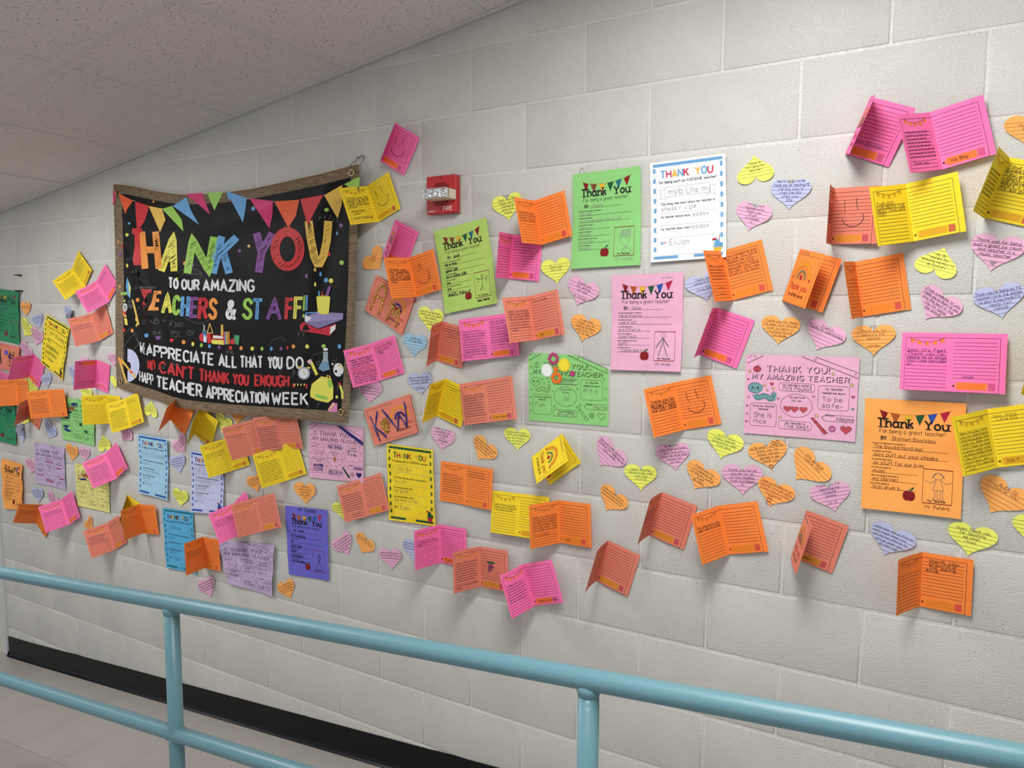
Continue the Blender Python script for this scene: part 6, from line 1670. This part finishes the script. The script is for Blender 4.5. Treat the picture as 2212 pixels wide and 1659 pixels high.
# school drawings
def poly(P, m, lay=2): fill(B, MC, P, m, lay)
def rib(P, w_, m, lay=3): ribbon(B, MC, P, w_, m, lay, seg=20)
br = lambda n, rgb: col(n, rgb)
poly([(1225, 985), (1300, 955), (1465, 962), (1462, 1000), (1310, 1058), (1228, 1020)], br('violet', (140, 128, 178))); poly([(1228, 975), (1300, 1000), (1310, 1045), (1228, 1012)], cW, 3)
poly([(1195, 1040), (1215, 1018), (1310, 1062), (1420, 1028), (1418, 1060), (1380, 1102), (1200, 1070)], br('bookred', (196, 40, 66)), 1); poly([(1385, 1050), (1418, 1032), (1416, 1062), (1382, 1095)], cW, 3)
poly([(1300, 862), (1386, 860), (1376, 968), (1310, 972)], cY, 4); poly(ell(1343, 862, 43, 9), br('cupdark', (180, 176, 60)), 5)
rib([(1317, 862), (1317, 826)], 9, cB_, 5); rib([(1340, 862), (1334, 830)], 9, cR, 5); rib([(1362, 862), (1384, 798)], 18, cP, 5); rib([(1234, 962), (1312, 958)], 8, cB_, 5); poly(ell(1296, 974, 9, 8), cM, 5)
poly(ell(590, 1112, 15, 26), cR); poly([(600, 1090), (624, 1095), (622, 1145), (602, 1142)], cB_, 3); poly([(603, 1105), (621, 1107), (620, 1142), (603, 1140)], cW, 4); poly([(620, 1090), (645, 1085), (655, 1145), (630, 1150)], cR, 4)
rib([(640, 1024), (626, 1085), (660, 1085), (640, 1024)], 5, cGo, 3); rib([(600, 1030), (612, 1076)], 3, cW, 3); rib([(612, 1038), (598, 1076)], 3, cW, 3); rib(loop(ell(602, 1082, 7, 7, 8)), 3, cB_, 3); rib(loop(ell(617, 1080, 7, 7, 8)), 3, cB_, 3)
poly([(655, 1096), (730, 1100), (732, 1128), (656, 1124)], cR, 3); poly([(662, 1100), (722, 1104), (722, 1120), (662, 1117)], cW, 4); poly([(652, 1126), (730, 1130), (732, 1158), (655, 1152)], cY, 4); rib([(716, 1100), (716, 1034)], 14, cGo, 2)
for x, m in ((732, cR), (738, cB_), (748, cGo), (760, cO)): rib([(x, 1155), (x, 1076)], 8, m, 5)
poly(ell(782, 1138, 15, 18), cR, 5); poly([(792, 1096), (826, 1100), (820, 1160), (790, 1150)], br('notegreen', (70, 150, 110)), 4)
# left edge: quill, microscope, books
poly([(128, 740), (150, 800), (148, 872), (130, 850), (122, 790)], cB_, 2); poly([(136, 760), (150, 810), (144, 860)], cY, 3); poly([(90, 832), (118, 836), (116, 826), (132, 840), (116, 856), (118, 848), (90, 848)], cG, 3)
poly([(98, 952), (110, 940), (180, 972), (190, 1020), (110, 985)], cR, 2); poly([(104, 960), (182, 994), (186, 1014), (110, 982)], cGo, 3); poly([(112, 990), (190, 1022), (186, 1046), (116, 1034)], cY, 2); poly([(156, 880), (166, 880), (202, 1030), (192, 1040)], cGo, 3)
poly(ell(150, 905, 20, 30), br('dark', (52, 50, 54)), 3); poly(ell(118, 927, 14, 26), cW, 4); poly(ell(118, 927, 9, 18), br('silver', (150, 150, 150)), 5)
poly([(132, 1182)] + ell(132, 1285, 74, 103, 12, 270, 450) , br('protractor', (190, 196, 228)), 2); poly(ell(138, 1290, 14, 28), M_BLACKC, 3)
rib([(78, 1235), (105, 1320), (128, 1395)], 11, cGo, 4); rib([(92, 1245), (150, 1320), (186, 1360)], 11, cGo, 4); rib([(80, 1238), (100, 1280)], 15, cO, 5); rib([(150, 1318), (160, 1332)], 14, cF, 5)
# right edge: flask, brush, palette, clock, ruler, backpack, pencil, eraser
poly([(1340, 1200), (1370, 1200), (1370, 1245), (1382, 1310), (1340, 1322), (1310, 1305), (1340, 1245)], br('glass', (150, 166, 176)), 2); poly([(1334, 1262), (1372, 1262), (1382, 1310), (1342, 1322), (1312, 1306)], br('liquid', (110, 150, 180)), 3); poly(ell(1356, 1186, 16, 9), cW, 3)
rib([(1268, 1268), (1302, 1344)], 18, cY, 2); rib([(1252, 1252), (1266, 1272)], 26, br('bristle', (226, 190, 186)), 3)
poly(ell(1435, 1312, 32, 42), cW, 2); poly(ell(1420, 1322, 8, 8), M_BLACKC, 3)
for (x, y, m) in ((1455, 1290, cY), (1440, 1284, cO), (1452, 1340, cB_)): poly(ell(x, y, 6, 6), m, 3)
poly(ell(1222, 1333, 38, 40), br('clockrim', (150, 160, 190)), 2); poly(ell(1222, 1333, 29, 31), cW, 3); rib([(1222, 1333), (1216, 1316)], 4, cY, 4); rib([(1222, 1333), (1234, 1342)], 4, cG, 4); poly(ell(1196, 1298, 14, 8), cGo, 2); poly(ell(1250, 1300, 12, 8), cGo, 2)
poly([(1152, 1396), (1244, 1400), (1242, 1428), (1150, 1420)], cR, 2)
for x in (1165, 1185, 1205, 1225): rib([(x, 1398), (x, 1410)], 8, cY, 3)
poly([(1260, 1450), (1270, 1400), (1330, 1352), (1390, 1366), (1404, 1420), (1402, 1490), (1370, 1516), (1300, 1500), (1262, 1480)], cY, 2); poly([(1285, 1400), (1330, 1360), (1392, 1375), (1398, 1420), (1350, 1425)], cG, 3); poly([(1290, 1450), (1370, 1474), (1366, 1500), (1292, 1480)], cG, 3)
rib([(1362, 1362), (1366, 1348), (1382, 1352), (1384, 1368)], 7, cGo, 3); rib([(1314, 1412), (1320, 1430)], 7, cM, 4)
rib([(1440, 1392), (1458, 1450), (1460, 1492)], 14, cY, 2); rib([(1440, 1390), (1446, 1408)], 14, cR, 3)
poly([(1370, 1556), (1398, 1512), (1428, 1520), (1428, 1574), (1374, 1572)], br('eraserpink', (214, 130, 180)), 2); rib([(1376, 1560), (1410, 1520)], 7, cY, 3)
# chalk writing
ch = br('chalk', (112, 112, 116))
def chalk(s, x, y, h, ang=0): text(B, MC_flip, s, x, -y, h, 2.0, ch, 1, ang=ang, jit=.6, slant=.2)
def MC_flip(x, y, lay): return MC(x, -y, lay)
for s, x, y, h in (('a + b + y', 220, 1030, 34), ('= 360', 385, 1046, 26), ('abx', 285, 1092, 24), ('bhy', 400, 1092, 26), ('chz', 495, 1088, 24), ('2', 305, 1126, 18), ('2', 420, 1122, 18), ('+ y', 190, 944, 26), ('-(c)', 120, 640, 22), ('0 = m+6m', 175, 815, 22),
                   ('2 12', 315, 1305, 22), ('3+c', 400, 1290, 24), ('n b', 740, 1212, 26), ('s 2', 1180, 1100, 24), ('a b d', 1296, 1280, 40), ('y', 1420, 1430, 44), ('x', 1240, 1545, 30), ('y', 1300, 1530, 34), ('1 2', 1400, 400, 22), ('y 4 z', 1310, 380, 26), ('a', 1150, 1335, 26)):
    chalk(s, x, y, h)
for P in ([(280, 1104), (345, 1104)], [(398, 1106), (458, 1104)], [(500, 1100), (540, 1092)], [(450, 960), (500, 1000), (560, 1025), (600, 1022), (640, 1000)], [(440, 720), (455, 700), (500, 682), (550, 690), (590, 715), (600, 745)], [(455, 745), (470, 720), (590, 720), (560, 800), (530, 830), (470, 740)],
          [(110, 1100), (150, 1050), (200, 1150), (120, 1250), (110, 1160), (180, 1080), (210, 1180)], [(1000, 1170), (1030, 1125), (1080, 1110), (1110, 1135)], [(1060, 1340), (1150, 1220), (1160, 1340), (1060, 1440), (1000, 1450), (1040, 1350)], [(1270, 1340), (1272, 1225), (1340, 1200)], [(740, 1190), (790, 1220)], [(560, 1440), (600, 1480), (700, 1440)]):
    rib(P, 1.6, ch, 1)
B.build('printed_cloth', bn)
B = PB()
gridpart(B, 0, nu, 0, 3, lambda i, j: M_WOODC if j else M_WOODV)
gridpart(B, 0, nu, nv - 3, nv, lambda i, j: M_WOODC if j < nv - 1 else M_WOODV)
gridpart(B, 0, 3, 3, nv - 3, lambda i, j: M_WOODC); gridpart(B, nu - 3, nu, 3, nv - 3, lambda i, j: M_WOODC)
tag(B.build('wood_print_border', bn), 'brown wood-print border')
# pennants that run over the border at the corners and top
B = PB()
for P, m in (([(496, 226), (592, 220), (600, 246), (520, 256)], cM), ([(624, 220), (722, 214), (704, 258), (642, 260)], cG), ([(742, 208), (812, 232), (800, 262), (755, 258)], cB_), ([(1470, 166), (1566, 120), (1563, 184), (1500, 186)], cG), ([(40, 204), (72, 206), (46, 300)], cM)):
    fl_(P, m, 2)
B.build('printed_pennants', bn)
M_BRASS = mat('brass_grommet', (196, 182, 140), 0.3, 0.5, 1.0); M_WIRE = mat('steel_wire', (150, 150, 150), 0.3, 0.5, 1.0)
for (x, y) in ((60, 224), (1518, 96), (92, 1382), (1453, 1574)):
    c = MC(x, y, 3); B = PB()
    B.tube([c + Vector((math.cos(a) * .011, -.001, math.sin(a) * .011)) for a in [i * math.pi / 8 for i in range(17)]], .0028, M_BRASS, 8, cap=False)
    B.build('grommet', bn)
# wire hooks
B = PB()
HK = lambda *p: [Vector(at(500 + a / 5.53, 340 + b / 5.53, -c)) for a, b, c in p]
B.tube(HK((1445, 185, .05), (1422, 150, .052), (1420, 95, .05), (1450, 62, .035), (1480, 48, .02), (1500, 5, .010), (1515, -15, .006), (1535, 0, .006)), .0016, M_WIRE, 8)
B.tube(HK((1515, 12, .008), (1540, -22, .006), (1570, -25, .006), (1588, 0, .008), (1545, 75, .012), (1552, 110, .014), (1545, 150, .016), (1530, 165, .018)), .0016, M_WIRE, 8)
tag(B.build('wire_hook', loc=tuple(at(770, 345, -.01))), 'bent steel wire hook at the top right corner of the banner', 'hook')
B = PB()
B.tube([Vector(W('H', a, b, -.006)) for a, b in ((934, 160), (934, 120), (945, 98), (960, 90), (974, 100), (980, 125), (980, 160))], .0013, mat('clear_plastic_hook', (214, 214, 208), .15), 8)
tag(B.build('clip_hook', loc=W('H', 955, 120, -.006)), 'small clear clip hook above the mid green sheet', 'hook')
M_BOLT = mat('dark_anchor', (74, 66, 60), 0.5, 0.4, .6)
for (a, b, c, d, lb) in ((243, 284, 192, 286, 'dark wall anchor sticking out alone, upper left of the wall'), (256, 462, 212, 464, 'dark wall anchor beside the top of the upper dark green sheet')):
    p, q = Vector(W('A', a, b, 0.002)), Vector(W('A', c, d, -.0305))
    q = Vector((p.x, -.036, p.z)); B = PB()
    n = 12; pts = [p.lerp(q, i / n) for i in range(n + 1)]
    B.tube(pts, .005, M_BOLT, 10, rs=[.0058 if i % 2 else .0048 for i in range(n + 1)] if a == 256 else [.0056 - .0003 * i for i in range(n + 1)])
    tag(B.build('wall_anchor', loc=tuple(p)), lb, 'bolt', 'bare anchors in the wall')

# ------------------------------------------------------------------ fire alarm
fx0, fx1 = at(921, 422, -.03)[0], at(984.8, 420, -.03)[0]
fz1, fz0 = at(950, 379.3, -.03)[2], at(950, 461.5, -.03)[2]
fa = empty('fire_alarm', ((fx0 + fx1) / 2, 0, (fz0 + fz1) / 2))
tag(fa, 'red square wall-mounted fire alarm with a clear strobe across its middle', 'fire alarm')
M_FR = mat('red_alarm_plastic', (186, 36, 44), 0.32, 0.5); M_LENS = mat('strobe_housing', (222, 214, 190), .4); M_CH = mat('strobe_reflector', (210, 212, 216), .12, .5, 1.0)
n_ = N(M_CH, 'ShaderNodeTexNoise'); n_.inputs['Scale'].default_value = 70; g = N(M_CH, 'ShaderNodeNewGeometry'); bp = N(M_CH, 'ShaderNodeBump'); bp.inputs['Strength'].default_value = 1; bp.inputs['Distance'].default_value = .006
L(M_CH, g.outputs['Position'], n_.inputs['Vector']); L(M_CH, n_.outputs['Fac'], bp.inputs['Height']); L(M_CH, bp.outputs['Normal'], M_CH.node_tree.nodes['Principled BSDF'].inputs['Normal'])
B = PB(); B.box(fx0 - .002, fx1 + .002, -.004, 0.004, fz0 - .002, fz1 + .002, mat('alarm_backbox', (170, 168, 164), .5), .001); B.build('back_box', fa)
B = PB(); B.box(fx0, fx1, -.031, -.004, fz0, fz1, M_FR, .003)
fw, fh = fx1 - fx0, fz1 - fz0
def MF(x, y, lay): return Vector((fx0 + fw * x / 100, -.031 - lay * .0002, fz0 + fh * y / 100))
hm = mat('alarm_hole', (38, 10, 12), .8)
for r in range(20):
    for c in range(15):
        x, y = 24 + c * 3.9, 22 + r * 3.1
        if abs(y - 51) < 10: continue
        if ((x - 51) / 32) ** 2 + ((y - 51) / 34) ** 2 < 1: fill(B, MF, ell(x, y, 1.5, 1.25, 8), hm, 2)
text(B, MF, 'FIRE', 59, 7.5, 10, 1.5, ink('white'), 1, fit=(59, 88)); text(B, MF, 'wheelock', 6, 5.5, 4.5, .8, ink('white'), 1, fit=(6, 30))
for (x, y) in ((49, 94), (50, 10)): fill(B, MF, ell(x, y, 2.6, 2.4, 12), mat('alarm_screw', (120, 30, 34), .3, .5, .6), 1); ribbon(B, MF, [(x - 1.6, y - 1), (x + 1.6, y + 1)], .7, hm, 2)
B.build('cover_plate', fa)
sx0, sx1 = at(912, 417, -.088)[0] , at(964, 417, -.088)[0]; sz1, sz0 = at(940, 405.5, -.088)[2], at(940, 428.5, -.088)[2]
B = PB(); B.box(sx0 + .004, sx1, -.082, -.031, sz0 + .001, sz1 - .001, M_LENS, .002); B.build('strobe_housing', fa)
B = PB(); B.box(sx0 + .003, sx1 - .001, -.088, -.0825, sz0 + .003, sz1 - .003, M_CH, .001); B.build('reflector', fa)
gl_ = mat('strobe_lens', (235, 238, 240), .05, .5); gl_.node_tree.nodes['Principled BSDF'].inputs['Alpha'].default_value = .22
B = PB(); B.box(sx0, sx1, -.092, -.070, sz0, sz1, gl_, .003); B.build('clear_lens', fa)
